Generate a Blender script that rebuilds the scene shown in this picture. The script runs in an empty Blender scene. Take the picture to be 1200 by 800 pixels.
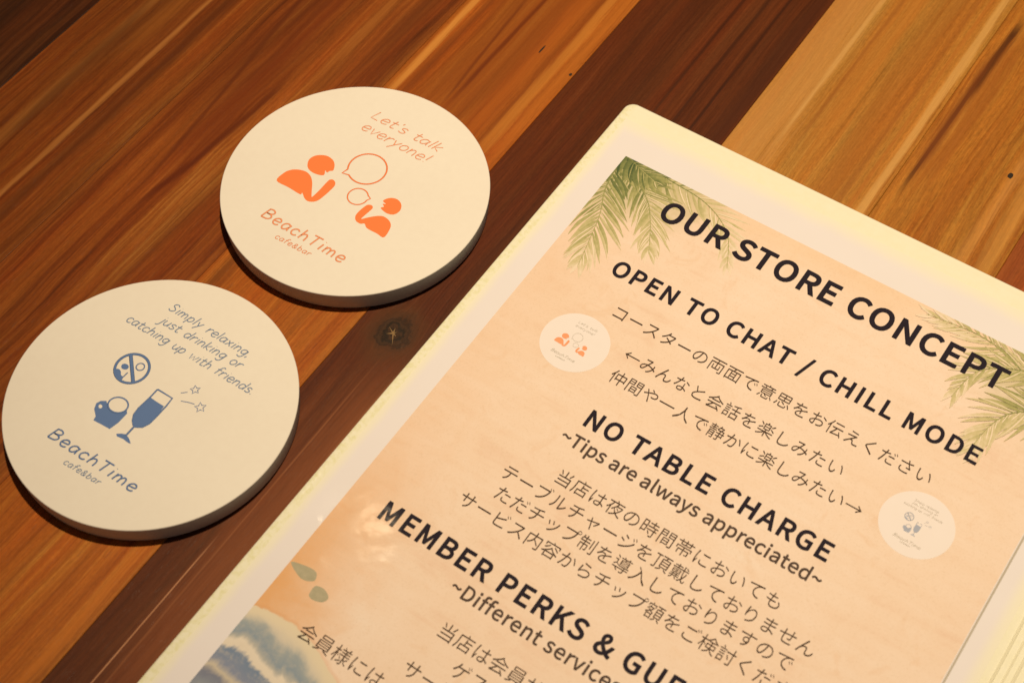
# Close-up of two printed coasters and a laminated menu on a plank table. Units: millimetres * MM -> metres.
import bpy, bmesh, math, random
from mathutils import Vector, Matrix
MM = 0.001
C = bpy.context.scene.collection
sc = bpy.context.scene
R = math.radians

# ------------------------------------------------------------------ camera
cam_d = bpy.data.cameras.new('camera'); cam = bpy.data.objects.new('camera', cam_d); C.objects.link(cam)
cam.location = (0, 0, 469.99*MM)
cam.rotation_mode = 'XYZ'
PITCH, ROLL = 55.818, -0.7995
cam.matrix_world = (Matrix.Translation((0, 0, 469.99*MM)) @ Matrix.Rotation(R(90-PITCH), 4, 'X') @ Matrix.Rotation(R(ROLL), 4, 'Z'))
cam_d.sensor_width = 36; cam_d.lens = 1891.1/1200*36
cam_d.clip_start = 0.01; cam_d.clip_end = 50
cam_d.dof.use_dof = True; cam_d.dof.focus_distance = 0.585; cam_d.dof.aperture_fstop = 13
sc.camera = cam

# ------------------------------------------------------------------ world and lamps
w = bpy.data.worlds.new('World'); sc.world = w; w.use_nodes = True
bg = w.node_tree.nodes['Background']
bg.inputs[0].default_value = (1.0, 0.84, 0.74, 1); bg.inputs[1].default_value = 0.05
def area(name, loc, target, size, power, col):
    l = bpy.data.lights.new(name, 'AREA'); l.shape = 'DISK'; l.size = size; l.energy = power; l.color = col
    o = bpy.data.objects.new(name, l); C.objects.link(o); o.location = loc
    o.rotation_euler = (Vector(target)-Vector(loc)).to_track_quat('-Z', 'Y').to_euler(); return o
def spot(name, loc, target, radius, power, col, cone, blend):
    l = bpy.data.lights.new(name, 'SPOT'); l.shadow_soft_size = radius; l.energy = power; l.color = col; l.spot_size = R(cone); l.spot_blend = blend
    o = bpy.data.objects.new(name, l); C.objects.link(o); o.location = loc
    o.rotation_euler = (Vector(target)-Vector(loc)).to_track_quat('-Z', 'Y').to_euler(); return o
spot('ceiling_spot', (0.20, 0.56, 1.90), (0.13, 0.42, 0), 0.04, 166.0, (1.0, 0.80, 0.52), 34, 1.0)
spot('far_spot', (-0.24, 1.24, 1.90), (0.0, 0.5, 0), 0.035, 0.45, (1.0, 0.80, 0.52), 70, 0.6)
sc.view_settings.view_transform = 'Standard'; sc.view_settings.look = 'None'
sc.view_settings.exposure = 0.0; sc.view_settings.gamma = 1.0
sc.cycles.use_denoising = True
sc.cycles.max_bounces = 6

GLYPHS = {
  '&': (679, 'm259,-13c86,0,154,33,210,84c60,-42,117,-71,169,-84l24,76c-41,11,-88,35,-137,70c58,76,100,165,128,261l-85,0c-23,-83,-58,-155,-103,-215c-69,57,-137,130,-185,205c82,59,164,121,164,217c0,85,-53,144,-143,144c-101,0,-168,-75,-168,-172c0,-53,18,-112,48,-172c-76,-51,-145,-112,-145,-211c0,-118,91,-203,223,-203zm409,119c-41,-36,-89,-59,-139,-59c-82,0,-145,53,-145,135c0,57,41,102,93,143c51,-79,120,-156,191,-219zm246,444c-22,45,-35,90,-35,130c0,60,35,107,91,107c49,0,68,-39,68,-82c0,-65,-57,-109,-124,-155z'),
  '/': (391, 'm11,-179l67,0l298,972l-65,0z'),
  'A': (607, 'm4,0l93,0l71,224l267,0l70,-224l98,0l-248,732l-103,0zm191,297l36,112l73,248l4,0l73,-248l35,-112z'),
  'B': (656, 'm101,0l233,0c163,0,277,71,277,215c0,100,-62,157,-149,174l0,5c69,22,107,86,107,159c0,129,-104,179,-251,179l-217,0zm193,421l0,238l113,0c114,0,172,-32,172,-118c0,-75,-51,-120,-176,-120zm193,74l0,276l128,0c128,0,199,-41,199,-132c0,-99,-74,-144,-199,-144z'),
  'C': (637, 'm376,-13c95,0,167,38,225,105l-51,59c-47,-52,-100,-83,-170,-83c-139,0,-227,116,-227,301c0,182,93,295,230,295c63,0,111,-28,150,-69l50,60c-42,47,-112,90,-201,90c-185,0,-324,-143,-324,-379c0,-238,136,-379,318,-379z'),
  'D': (687, 'm101,0l187,0c220,0,340,137,340,369c0,233,-120,363,-344,363l-183,0zm193,76l0,581l83,0c172,0,257,-103,257,-288c0,-185,-85,-293,-257,-293z'),
  'E': (588, 'm101,0l432,0l0,79l-340,0l0,267l277,0l0,78l-277,0l0,230l329,0l0,78l-421,0z'),
  'G': (688, 'm388,-13c98,0,179,36,226,85l0,307l-241,0l0,-76l156,0l0,-192c-29,-27,-80,-43,-132,-43c-156,0,-244,116,-244,301c0,182,96,295,243,295c73,0,121,-31,158,-69l50,60c-42,44,-109,90,-211,90c-193,0,-335,-143,-335,-379c0,-238,138,-379,330,-379z'),
  'H': (727, 'm101,0l92,0l0,346l341,0l0,-346l93,0l0,732l-93,0l0,-307l-341,0l0,307l-92,0z'),
  'I': (293, 'm101,0l92,0l0,732l-92,0z'),
  'K': (645, 'm101,0l92,0l0,232l126,149l219,-381l103,0l-265,454l230,278l-105,0l-306,-367l-2,0l0,367l-92,0z'),
  'L': (542, 'm101,0l412,0l0,79l-320,0l0,653l-92,0z'),
  'M': (811, 'm101,0l83,0l0,405l-12,216l4,0l59,-167l138,-380l62,0l138,380l59,167l4,0l-12,-216l0,-405l86,0l0,732l-111,0l-140,-391l-51,-153l-4,0l-52,153l-140,391l-111,0z'),
  'N': (722, 'm101,0l87,0l0,384l-11,229l4,0l79,-151l266,-462l95,0l0,732l-88,0l0,-380l13,-232l-5,0l-79,151l-267,461l-94,0z'),
  'O': (741, 'm370,-13c184,0,313,147,313,382c0,234,-129,376,-313,376c-183,0,-312,-142,-312,-376c0,-235,129,-382,312,-382zm370,68c-131,0,-217,118,-217,301c0,182,86,295,217,295c132,0,218,-113,218,-295c0,-183,-86,-301,-218,-301z'),
  'P': (632, 'm101,0l92,0l0,292l121,0c160,0,269,71,269,225c0,160,-110,215,-273,215l-209,0zm193,367l0,290l105,0c128,0,193,-33,193,-140c0,-105,-61,-150,-189,-150z'),
  'R': (634, 'm193,384l0,273l123,0c114,0,177,-34,177,-130c0,-96,-63,-143,-177,-143zm502,0l104,0l-186,321c99,24,165,91,165,206c0,152,-107,205,-255,205l-229,0l0,-732l92,0l0,311l132,0z'),
  'S': (595, 'm304,-13c152,0,248,92,248,208c0,109,-66,159,-151,195l-103,45c-57,24,-122,51,-122,123c0,65,54,106,137,106c67,0,121,-26,166,-68l48,59c-51,53,-128,90,-214,90c-133,0,-231,-81,-231,-194c0,-107,81,-159,149,-187l105,-46c69,-31,122,-55,122,-131c0,-71,-57,-119,-153,-119c-76,0,-150,36,-202,91l-55,-64c63,-66,152,-108,256,-108z'),
  'T': (598, 'm253,0l93,0l0,654l221,0l0,78l-536,0l0,-78l222,0z'),
  'U': (720, 'm361,-13c148,0,262,80,262,315l0,430l-89,0l0,-432c0,-176,-77,-232,-173,-232c-96,0,-171,56,-171,232l0,432l-92,0l0,-430c0,-235,113,-315,263,-315z'),
  'a': (562, 'm217,-13c67,0,128,35,179,78l3,0l8,-65l75,0l0,334c0,134,-55,222,-187,222c-88,0,-164,-39,-213,-71l35,-63c43,29,100,58,163,58c89,0,111,-67,111,-136c-230,-26,-332,-85,-332,-203c0,-98,67,-154,158,-154zm243,61c-54,0,-96,24,-96,86c0,70,62,115,244,136l0,-151c-52,-47,-96,-71,-148,-71z'),
  'c': (509, 'm306,-13c64,0,126,26,175,68l-40,62c-34,-30,-77,-54,-127,-54c-100,0,-168,83,-168,208c0,124,72,208,171,208c42,0,76,-19,107,-47l46,60c-38,34,-87,64,-157,64c-140,0,-261,-105,-261,-285c0,-180,110,-284,254,-284z'),
  'd': (619, 'm277,-13c65,0,122,35,164,77l3,0l8,-64l75,0l0,795l-92,0l0,-209l5,-93c-48,39,-88,63,-152,63c-124,0,-235,-110,-235,-285c0,-181,88,-284,224,-284zm297,64c-95,0,-150,77,-150,208c0,123,70,207,157,207c45,0,86,-16,131,-57l0,-284c-45,-50,-88,-74,-138,-74z'),
  'e': (553, 'm312,-13c72,0,130,24,177,55l-32,61c-41,-27,-83,-43,-135,-43c-103,0,-174,74,-180,190l365,0l4,52c0,154,-78,254,-216,254c-124,0,-243,-109,-243,-285c0,-179,115,-284,260,-284zm141,315c11,107,79,168,156,168c84,0,134,-59,134,-168z'),
  'f': (325, 'm33,468l74,0l0,-468l91,0l0,468l115,0l0,74l-115,0l0,86c0,70,25,107,77,107l61,-15l20,71l-91,17c-108,0,-158,-69,-158,-179l0,-87l-74,-5z'),
  'h': (606, 'm92,0l92,0l0,393c54,55,92,83,148,83c71,0,102,-43,102,-144l0,-332l91,0l0,344c0,137,-52,212,-165,212c-74,0,-130,-41,-180,-91l4,112l0,218l-92,0z'),
  'i': (275, 'm92,0l92,0l0,542l-92,0zm138,654c36,0,61,24,61,61c0,35,-25,59,-61,59c-36,0,-60,-24,-60,-59c0,-37,24,-61,60,-61z'),
  'l': (284, 'm188,-13l53,8l-13,70l-19,-2c-14,0,-25,11,-25,39l0,693l-92,0l0,-687c0,-77,28,-121,96,-121z'),
  'm': (925, 'm92,0l92,0l0,393c49,56,95,83,136,83c68,0,100,-43,100,-144l0,-332l91,0l0,393c51,56,95,83,137,83c69,0,101,-43,101,-144l0,-332l91,0l0,344c0,137,-53,212,-164,212c-67,0,-123,-43,-180,-104c-22,64,-66,104,-149,104c-65,0,-121,-41,-169,-93l-2,0l-9,79l-75,0z'),
  'n': (609, 'm92,0l92,0l0,393c54,55,92,83,148,83c71,0,102,-43,102,-144l0,-332l91,0l0,344c0,137,-52,212,-165,212c-74,0,-131,-41,-182,-93l-2,0l-9,79l-75,0z'),
  'p': (619, 'm92,-229l92,0l0,184l-3,95c49,-41,101,-63,150,-63c123,0,235,107,235,293c0,167,-76,276,-215,276c-63,0,-124,-36,-173,-77l-2,0l-9,63l-75,0zm316,64c-36,0,-84,14,-132,56l0,285c52,48,99,74,144,74c103,0,143,-80,143,-200c0,-134,-66,-215,-155,-215z'),
  'r': (387, 'm92,0l92,0l0,349c36,91,91,125,136,125l52,-9l17,79l-57,12c-60,0,-116,-44,-154,-113l-2,0l-9,99l-75,0z'),
  's': (467, 'm234,-13c128,0,196,73,196,161c0,103,-85,135,-164,165c-61,23,-117,43,-117,93c0,43,32,79,101,79c48,0,86,-21,122,-48l44,57c-41,34,-100,62,-167,62c-119,0,-187,-68,-187,-154c0,-92,82,-128,158,-156c60,-22,124,-48,124,-103c0,-47,-35,-85,-107,-85c-65,0,-113,26,-161,65l-44,-61c51,-43,125,-75,202,-75z'),
  't': (376, 'm262,-13l101,20l-18,69l-62,-15c-63,0,-84,38,-84,104l0,303l148,0l0,74l-148,0l0,153l-76,0l-10,-153l-86,-5l0,-69l81,0l0,-300c0,-109,39,-181,154,-181z'),
  'v': (520, 'm209,0l107,0l191,542l-90,0l-102,-308l-50,-160l-5,0l-50,160l-102,308l-95,0z'),
  'w': (801, 'm178,0l106,0l77,291l36,157l5,0l37,-155l78,-293l111,0l147,542l-88,0l-79,-313l-33,-151l-5,0l-38,151l-85,313l-88,0l-85,-313l-36,-151l-5,0l-32,151l-81,313l-93,0z'),
  'y': (520, 'm101,-234c108,0,165,82,203,188l203,588l-89,0l-97,-300l-44,-154l-5,0l-54,154l-110,300l-95,0l218,-543l-12,-41c-23,-67,-61,-117,-122,-117l-42,9l-18,-73z'),
  '~': (554, 'm375,287c48,0,98,30,139,99l-51,37c-26,-48,-54,-67,-86,-67c-62,0,-109,94,-197,94c-48,0,-99,-31,-139,-100l51,-36c25,48,53,67,85,67c64,0,111,-94,198,-94z'),
  '←': (999, 'm189,346l770,0l0,67l-770,0c51,39,117,102,162,164l-60,35c-67,-88,-167,-176,-256,-233c89,-56,189,-144,256,-232l60,35c-45,62,-111,125,-162,164z'),
  '→': (999, 'm810,413l-770,0l0,-67l770,0c-51,-39,-117,-102,-162,-164l60,-35c67,88,167,176,256,232c-89,57,-189,145,-256,233l-60,-35c45,-62,111,-125,162,-164z'),
  'い': (999, 'm223,697l-97,2l7,-89l11,-266c27,-259,118,-353,213,-353c66,0,127,58,187,228l-63,71c-26,-100,-73,-204,-123,-204c-71,0,-122,111,-136,278l-7,236zm743,669l-78,-27c96,-117,156,-321,174,-502l80,33c-15,169,-87,380,-176,496z'),
  'え': (999, 'm312,788l-13,-73l396,-54l11,74c-95,6,-286,29,-394,53zm726,502l-48,54l-48,-11l-364,-26l-85,2l7,-88l81,10l307,24l-410,-411l-50,-45l76,-53l202,223c23,22,46,36,74,36c27,0,50,-18,61,-53l34,-118c21,-66,71,-85,151,-85l188,15l5,84l-189,-20c-51,0,-75,16,-87,54l-33,112c-14,41,-37,68,-76,72l-39,2l188,177z'),
  'お': (999, 'm720,687l-36,-60c64,-34,175,-103,224,-150l41,64zm325,279l3,-177c0,-33,-13,-49,-36,-49c-39,0,-109,39,-109,85c0,45,61,103,142,141zm121,618l2,-76l128,-5l74,3l-1,-131l0,-56c-115,-49,-219,-136,-219,-219c0,-89,130,-166,208,-166c54,0,87,30,87,123l-4,217c72,25,143,39,218,39c95,0,172,-46,172,-131c0,-92,-80,-137,-168,-156l-117,-7l28,-81l124,14c137,33,213,110,213,231c0,120,-105,198,-251,198c-66,0,-144,-13,-220,-37l0,35l2,135l210,35l-2,78l-206,-40l4,108l7,69l-88,0l5,-71l-1,-114l-77,-3z'),
  'か': (999, 'm781,673l-73,-33c71,-83,149,-259,178,-361l78,37c-34,92,-121,276,-183,357zm78,560l8,-87l90,12l127,14c-34,-133,-109,-361,-211,-498l82,-32c105,169,173,395,209,538l108,7c63,0,106,-17,106,-109c0,-107,-16,-237,-48,-305c-20,-43,-50,-51,-87,-51l-122,20l13,-83l117,-15c65,0,113,18,146,84c42,83,58,242,58,360c0,135,-73,169,-162,169l-113,-7l26,143l12,59l-92,10l-26,-218l-152,-11z'),
  'く': (999, 'm703,737l-74,66l-57,-67l-294,-252c-90,-76,-102,-119,-7,-197l314,-279l69,-73l71,66c-106,106,-284,247,-373,323c-64,53,-64,70,-3,120l285,236z'),
  'ご': (999, 'm217,690l0,-81l264,-11l269,12l0,82l-270,-14zm257,288l-81,8l-21,-139c0,-126,118,-193,320,-193c143,0,270,16,341,35l-1,86c-75,-24,-204,-39,-342,-39c-159,0,-236,52,-236,129zm778,802l-54,-23l82,-140l54,25zm888,842l-53,-23l83,-138l55,24z'),
  'さ': (999, 'm312,312l-78,18c-28,-59,-48,-111,-48,-166c0,-136,120,-206,309,-206c111,0,196,11,258,22l4,80c-70,-16,-156,-26,-258,-25c-147,1,-234,43,-234,138c0,48,17,91,47,139zm158,630l2,-80c157,-13,300,-13,419,-2c34,-83,82,-171,121,-227l-166,15l-6,-67l241,-27l41,56l-44,53c-37,51,-81,128,-112,205l207,41l-9,78l-223,-49l-46,171l-85,-11l25,-78l30,-90c-110,-8,-248,-6,-395,12z'),
  'し': (999, 'm340,778l-101,1l8,-102l-10,-505c0,-163,99,-223,242,-223c220,0,349,126,418,221l-57,68c-72,-104,-175,-207,-358,-207c-95,0,-163,39,-163,149l12,497z'),
  'す': (999, 'm567,371c9,-93,-30,-140,-88,-140c-56,0,-102,37,-102,99c0,64,49,105,101,105c40,0,73,-19,89,-64zm96,652l2,-77l446,17l1,-101l-67,11c-95,0,-175,-75,-175,-173c0,-109,79,-167,163,-167c34,0,63,9,87,27c-40,-91,-132,-147,-264,-177l67,-66c232,70,298,220,298,355c0,50,-11,93,-32,127l-2,165l14,0l293,-5l1,74l-293,1l-15,0l1,65l5,63l-91,0l6,-63l2,-66z'),
  'せ': (999, 'm45,499l9,-82l101,14l107,12l1,-248c5,-159,27,-212,257,-212l290,16l3,85c-65,-12,-189,-24,-297,-24c-172,0,-175,38,-177,146l0,245l319,30l-11,-163c-3,-23,-14,-27,-38,-27l-100,13l-2,-69l132,-14c46,0,68,13,77,57l14,208l112,6l79,0l0,78l-78,-5l-111,-7l2,140l5,72l-85,0l5,-75l0,-143l-320,-29l1,135l4,81l-87,0l6,-85l-1,-139l-113,-10z'),
  'た': (999, 'm536,481l0,-74l186,10l168,-12l2,76l-173,9zm557,239l-75,7l-15,-118c0,-99,86,-147,244,-147l193,14l3,81l-195,-20c-143,0,-169,46,-169,93zm221,619l-120,7l3,-78l116,-4l92,3l-26,-107c-37,-140,-108,-343,-168,-446l88,-30c52,110,117,316,156,457l31,134l208,34l0,79l-192,-36l15,74l18,80l-95,8l-3,-83l-15,-87z'),
  'だ': (999, 'm506,467l0,-75l186,11l168,-12l2,76l-173,9zm527,225l-75,7l-15,-118c0,-99,86,-148,244,-148l193,15l3,81l-195,-20c-143,0,-169,46,-169,93zm754,741l-53,-23l81,-139l54,24zm864,782l-52,-23l83,-139l54,24zm191,605l-120,7l3,-78l116,-4l92,3l-26,-107c-37,-140,-108,-343,-168,-446l88,-30c52,109,117,316,156,457l32,134l207,34l0,78l-192,-35l15,74l18,79l-95,8l-3,-82l-15,-87z'),
  'て': (999, 'm85,663l9,-87c108,23,362,47,469,59c-92,-55,-187,-182,-187,-337c0,-223,211,-322,396,-329l29,83c-163,6,-345,68,-345,264c0,117,87,269,229,315c51,15,139,16,196,16l0,80l-270,-18l-437,-41z'),
  'で': (999, 'm79,657l9,-87c108,23,362,47,469,59c-92,-55,-187,-182,-187,-337c0,-223,211,-322,396,-329l29,83c-163,6,-345,68,-345,263c0,118,87,270,229,316c51,15,139,16,196,16l0,80l-270,-18l-437,-41zm731,518l-51,-22l82,-140l51,23zm840,560l-49,-23l84,-140l52,25z'),
  'と': (999, 'm308,777l-79,-33l144,-308c-106,-74,-172,-155,-172,-258c0,-150,136,-206,323,-206c125,0,240,12,316,25l0,89c-78,-20,-211,-34,-320,-34c-157,0,-236,52,-236,135c0,76,56,140,148,201c98,65,236,131,304,166l77,42l-44,71l-71,-47l-257,-140c-44,79,-93,187,-133,297z'),
  'な': (999, 'm886,457l45,66l-233,133l-41,-61c67,-30,175,-92,229,-138zm621,165l1,-45c0,-55,-28,-99,-111,-99c-78,0,-116,32,-116,79c0,46,50,80,123,80zm686,484l-78,0l11,-251l-98,10c-113,0,-199,-58,-199,-150c0,-99,89,-144,199,-144c124,0,175,65,175,145l-1,42c65,-32,119,-77,162,-115l43,68c-52,44,-122,93,-208,124l-7,163zm450,793l-87,8l-31,-173l-113,-5l-122,7l5,-75l117,-3l89,3c-46,-117,-131,-276,-214,-373l77,-40c80,108,169,280,217,421l182,37l-2,75l-157,-37z'),
  'に': (999, 'm455,674l0,-80c110,-12,304,-12,411,0l0,81c-100,-15,-302,-19,-411,-1zm494,268l-72,7l-17,-118c0,-94,75,-150,243,-150c103,0,187,9,250,21l-2,84c-81,-18,-158,-26,-248,-26c-136,0,-169,44,-169,90zm265,751l-89,8l-7,-71c-12,-83,-45,-254,-45,-400c0,-135,17,-250,37,-321l72,5l-3,35l5,45l71,224l-42,32l-58,-146l-9,140c0,111,29,290,50,382z'),
  'の': (999, 'm475,641l-56,-270c-50,-168,-103,-235,-150,-235c-45,0,-103,56,-103,182c0,135,118,299,309,323zm558,643c170,-15,267,-140,267,-290c0,-173,-126,-269,-254,-297l-86,-13l47,-74c237,31,375,171,375,381c0,202,-149,367,-383,367c-243,0,-436,-190,-436,-406c0,-165,89,-267,178,-267c93,0,170,105,232,311z'),
  'は': (999, 'm255,763l-88,7l-6,-71c-13,-83,-46,-274,-46,-420c0,-135,18,-245,38,-316l70,5l-2,35l4,45l71,221l-41,32l-57,-147l-10,139c0,111,30,309,50,402zm675,185l1,-35c0,-66,-25,-109,-109,-109c-72,0,-122,28,-122,79c0,49,53,81,128,81zm748,769l-90,0l4,-61l0,-124l-94,-2l-170,8l0,-75l168,-7l96,2l10,-256l-93,9c-131,0,-206,-67,-206,-151c0,-90,74,-143,208,-143c135,0,173,79,173,161l0,21l151,-116l44,67c-52,47,-117,97,-198,129l-12,284l173,19l0,77l-173,-23l3,121z'),
  'ま': (999, 'm499,178l1,-67c0,-69,-49,-87,-106,-87c-98,0,-138,35,-138,81c0,46,52,83,146,83zm185,472l1,-75l249,-14l57,0l4,-135l-84,6c-143,0,-230,-62,-230,-153c0,-96,78,-147,221,-147c130,0,176,70,176,140l-2,62c100,-36,183,-97,242,-151l46,71c-57,47,-159,120,-292,156l-7,153l277,23l1,75l-279,-27l0,12l0,128l270,23l1,73l-271,-27l1,61l6,67l-85,0l4,-60l0,-71l-46,0l-255,22l1,-74l255,-17l44,0l0,-125l0,-15l-54,0z'),
  'み': (999, 'm847,513l-81,9l0,-92l-9,-74c-80,37,-173,69,-274,80l114,240l26,33l-50,41l-50,-11l-225,-10l-75,3l4,-81l74,6l207,10l-104,-228c-196,-5,-332,-117,-332,-264c0,-84,56,-137,130,-137c52,0,91,17,126,69c38,56,86,174,125,262c104,-9,202,-45,286,-92c-32,-108,-104,-215,-262,-282l66,-55c145,72,222,167,263,297l104,-79l37,86l-121,77zm373,369c-34,-77,-71,-171,-108,-217c-21,-26,-37,-35,-60,-35c-32,0,-60,24,-60,68c0,86,83,174,228,184z'),
  'も': (999, 'm98,404l-4,-76l209,-36l-8,-115c0,-164,108,-223,244,-223c198,0,330,90,330,239c0,86,-33,155,-102,230l-88,-18c73,-61,109,-136,109,-203c0,-103,-97,-170,-249,-170c-114,0,-168,60,-168,157l6,99l36,0l196,10l2,75l-208,-12l-19,0l22,180l7,0l203,9l2,75l-203,-13l14,103l13,70l-89,6l-1,-71l-11,-105c-74,5,-156,17,-219,37l-4,-73l215,-35l-22,-180c-71,5,-147,17,-213,40z'),
  'や': (999, 'm554,634l57,45l-147,127l-57,-41zm60,428l38,-81l193,93l38,-82c56,-131,104,-292,135,-410l86,23c-34,110,-97,296,-152,419l-37,83c115,54,238,101,326,101c98,0,145,-54,145,-113c0,-72,-46,-131,-155,-131c-53,0,-103,15,-142,32l-3,-78c38,-14,94,-28,150,-28c156,0,230,87,230,201c0,109,-85,188,-223,188c-104,0,-239,-54,-359,-107l-58,115l-35,67l-82,-33l49,-71l57,-110l-119,-51z'),
  'ら': (999, 'm335,783l-20,-76l387,-78l19,77c-88,8,-301,50,-386,77zm313,601l-84,11l-51,-405l74,-18l30,50c70,84,177,133,309,133c102,0,176,-56,176,-136c0,-137,-154,-228,-469,-189l24,-82c371,-31,529,90,529,269c0,117,-102,208,-255,208c-120,0,-229,-38,-325,-121z'),
  'り': (999, 'm339,788l-88,3l-8,-86c-12,-81,-31,-228,-31,-323l11,-158l77,6l-2,123c12,130,127,312,252,312c105,0,159,-114,159,-272c0,-250,-170,-339,-386,-371l46,-72c248,45,422,167,422,444c0,210,-95,343,-228,343c-127,0,-230,-125,-271,-227z'),
  'を': (999, 'm881,440l-33,75l-82,-39l-182,-81c-15,58,-68,90,-133,90c-43,0,-100,-13,-138,-37l89,155l332,28l1,74l-305,-31l29,116l-82,7l-24,-125l-66,-1l-169,11l0,-75l164,-6l44,0c-38,-81,-105,-184,-231,-305l68,-50l91,104c45,41,109,72,171,72c45,0,81,-19,91,-61c-117,-61,-235,-135,-235,-253c0,-122,114,-153,257,-153l274,18l2,80l-273,-24c-103,0,-180,12,-180,90c0,66,64,119,157,168l-3,-156l77,0l-3,192l203,85z'),
  'ん': (999, 'm546,741l-88,36l-37,-77c-53,-97,-272,-506,-345,-708l86,-30l86,228c39,78,114,160,194,160c45,0,71,-26,73,-70l4,-190c4,-59,38,-127,145,-127c145,0,229,112,282,273l-66,54c-26,-106,-92,-244,-203,-244c-44,0,-78,21,-81,71l-4,185c-3,78,-51,120,-117,120c-48,0,-101,-18,-148,-61l187,331z'),
  'ゲ': (999, 'm759,789l-53,-23l81,-138l54,24zm869,829l-53,-23l83,-137l54,24zm397,752l-96,19l-15,-80l-56,-140c-35,-61,-106,-163,-178,-214l79,-47c58,48,126,138,166,213l256,0c-15,-253,-123,-384,-220,-458l-81,-46l85,-58c171,110,283,277,299,562l170,0l93,-3l0,86l-93,-5l-472,0l37,101z'),
  'コ': (999, 'm159,134l0,-91l113,4l488,0l-2,-56l90,0l-4,97l0,515l3,78l-74,-2l-492,0l-109,6l0,-89l110,3l478,0l0,-471l-490,0z'),
  'サ': (999, 'm67,577l0,-87l100,3l108,0l0,-160l-4,-91l88,0l-4,91l0,160l284,0l0,-41c0,-279,-91,-365,-272,-435l66,-63c229,102,286,239,286,504l0,35l110,0l92,-2l0,84l-92,-5l-110,0l0,125l5,82l-90,0l5,-82l0,-125l-284,0l0,128l5,73l-89,0l4,-73l0,-128l-108,0z'),
  'ジ': (999, 'm715,745l-55,-23l91,-158l57,26zm846,793l-56,-24l95,-155l57,26zm289,760l-45,-67l214,-143l47,69zm139,46l46,-81c93,19,230,65,330,124c160,94,298,223,385,356l-48,83c-81,-141,-212,-272,-379,-366c-101,-57,-225,-97,-334,-116zm138,535l-45,-68l219,-136l45,69z'),
  'ス': (999, 'm799,668l-51,39l-75,-8l-385,0l-101,6l0,-91l101,5l389,0c-25,-83,-97,-201,-166,-277c-103,-115,-250,-234,-411,-297l64,-67c148,67,282,177,389,292c102,-91,208,-208,275,-297l70,60c-65,79,-187,209,-292,299c71,89,132,207,168,292z'),
  'タ': (999, 'm535,784l-91,29l-32,-79c-46,-91,-148,-241,-320,-348l67,-51c112,76,201,174,264,264l338,0c-20,-82,-71,-190,-136,-276l-211,134l-53,-55l211,-143c-90,-97,-217,-189,-386,-241l72,-62c168,63,291,155,380,254l109,-91l59,69l-114,88c76,101,130,218,156,310l24,54l-66,40l-66,-10l-271,0l21,36z'),
  'チ': (999, 'm88,456l0,-83l90,4l296,0c-12,-178,-95,-290,-252,-363l79,-55c171,100,244,232,255,418l279,0l77,-4l0,83l-79,-4l-276,0l0,192l199,39l56,15l-53,69c-49,-21,-167,-46,-258,-58c-108,-14,-259,-18,-335,-15l20,-74l290,14l0,-182l-300,0z'),
  'ッ': (999, 'm482,575l-73,-25l78,-216l74,26zm844,519l-86,27c-15,-128,-68,-254,-138,-341c-82,-103,-209,-179,-324,-213l66,-67c111,43,232,121,325,238c72,90,115,197,142,306zm251,525l-74,-29l89,-224l76,28z'),
  'テ': (999, 'm215,739l0,-83l91,3l403,0l93,-3l0,83l-93,-6l-404,0zm95,488l0,-83l87,2l299,0c-3,-93,-14,-177,-58,-247c-39,-63,-110,-121,-188,-153l74,-55c84,44,160,116,196,183c40,74,56,165,59,272l272,0l78,-2l0,83l-78,-5l-654,0z'),
  'ト': (999, 'm337,88l-7,-118l96,0l-6,118l-1,329c111,-35,284,-101,393,-160l34,85c-105,52,-295,124,-427,164l0,163l7,104l-97,0l8,-104z'),
  'ビ': (999, 'm727,783l-53,-23l81,-139l54,25zm837,823l-53,-23l83,-138l54,25zm279,749l-93,0l6,-81l0,-549c0,-81,43,-117,120,-130l159,-10l346,21l0,91c-83,-22,-236,-32,-342,-32l-131,8c-49,10,-70,23,-70,74l0,220c123,31,296,84,408,129l94,39l-35,80l-88,-45c-104,-45,-262,-93,-379,-122l0,226z'),
  'ブ': (999, 'm883,856l-55,-23l82,-133l55,24zm845,650l-49,31l38,17l-79,132l-55,-23l73,-120l-43,-3l-500,0l-100,7l0,-89l99,3l511,0c-14,-96,-60,-235,-131,-325c-84,-107,-196,-192,-389,-240l68,-75c182,57,303,149,393,267c79,103,128,263,149,368z'),
  'プ': (999, 'm804,717c0,37,30,67,66,67c37,0,67,-30,67,-67c0,-36,-30,-66,-67,-66c-36,0,-66,30,-66,66zm758,717l5,-32l-32,-1l-501,0l-100,7l0,-89l100,3l510,0c-13,-96,-60,-234,-131,-325c-83,-107,-196,-192,-389,-240l68,-75c183,57,303,149,393,267c79,103,128,263,149,368l2,11l38,-6c62,0,113,50,113,112c0,62,-51,113,-113,113c-62,0,-112,-51,-112,-113z'),
  'ャ': (999, 'm864,474l-50,35l-38,-12l-345,-68l-33,118l-14,64l-85,-21l24,-60l33,-115l-122,-22l-83,-11l20,-75l202,41l100,-365l15,-73l85,22l-22,68l-102,364l303,59c-34,-59,-109,-151,-172,-205l71,-35c68,67,171,206,213,291z'),
  'ル': (999, 'm523,21l53,-44l34,23c116,57,255,160,341,277l-47,68c-77,-113,-200,-204,-292,-246l0,576l4,74l-92,0l5,-74l0,-598zm66,26l75,-50c84,69,149,167,178,274c27,100,31,313,31,424l5,72l-92,0l7,-73c0,-111,-2,-310,-30,-401c-30,-97,-90,-186,-174,-246z'),
  'ー': (999, 'm102,432l0,-97l139,5l548,0l107,-5l0,97l-108,-5l-547,0z'),
  '一': (999, 'm44,430l0,-81l915,0l0,81z'),
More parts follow.
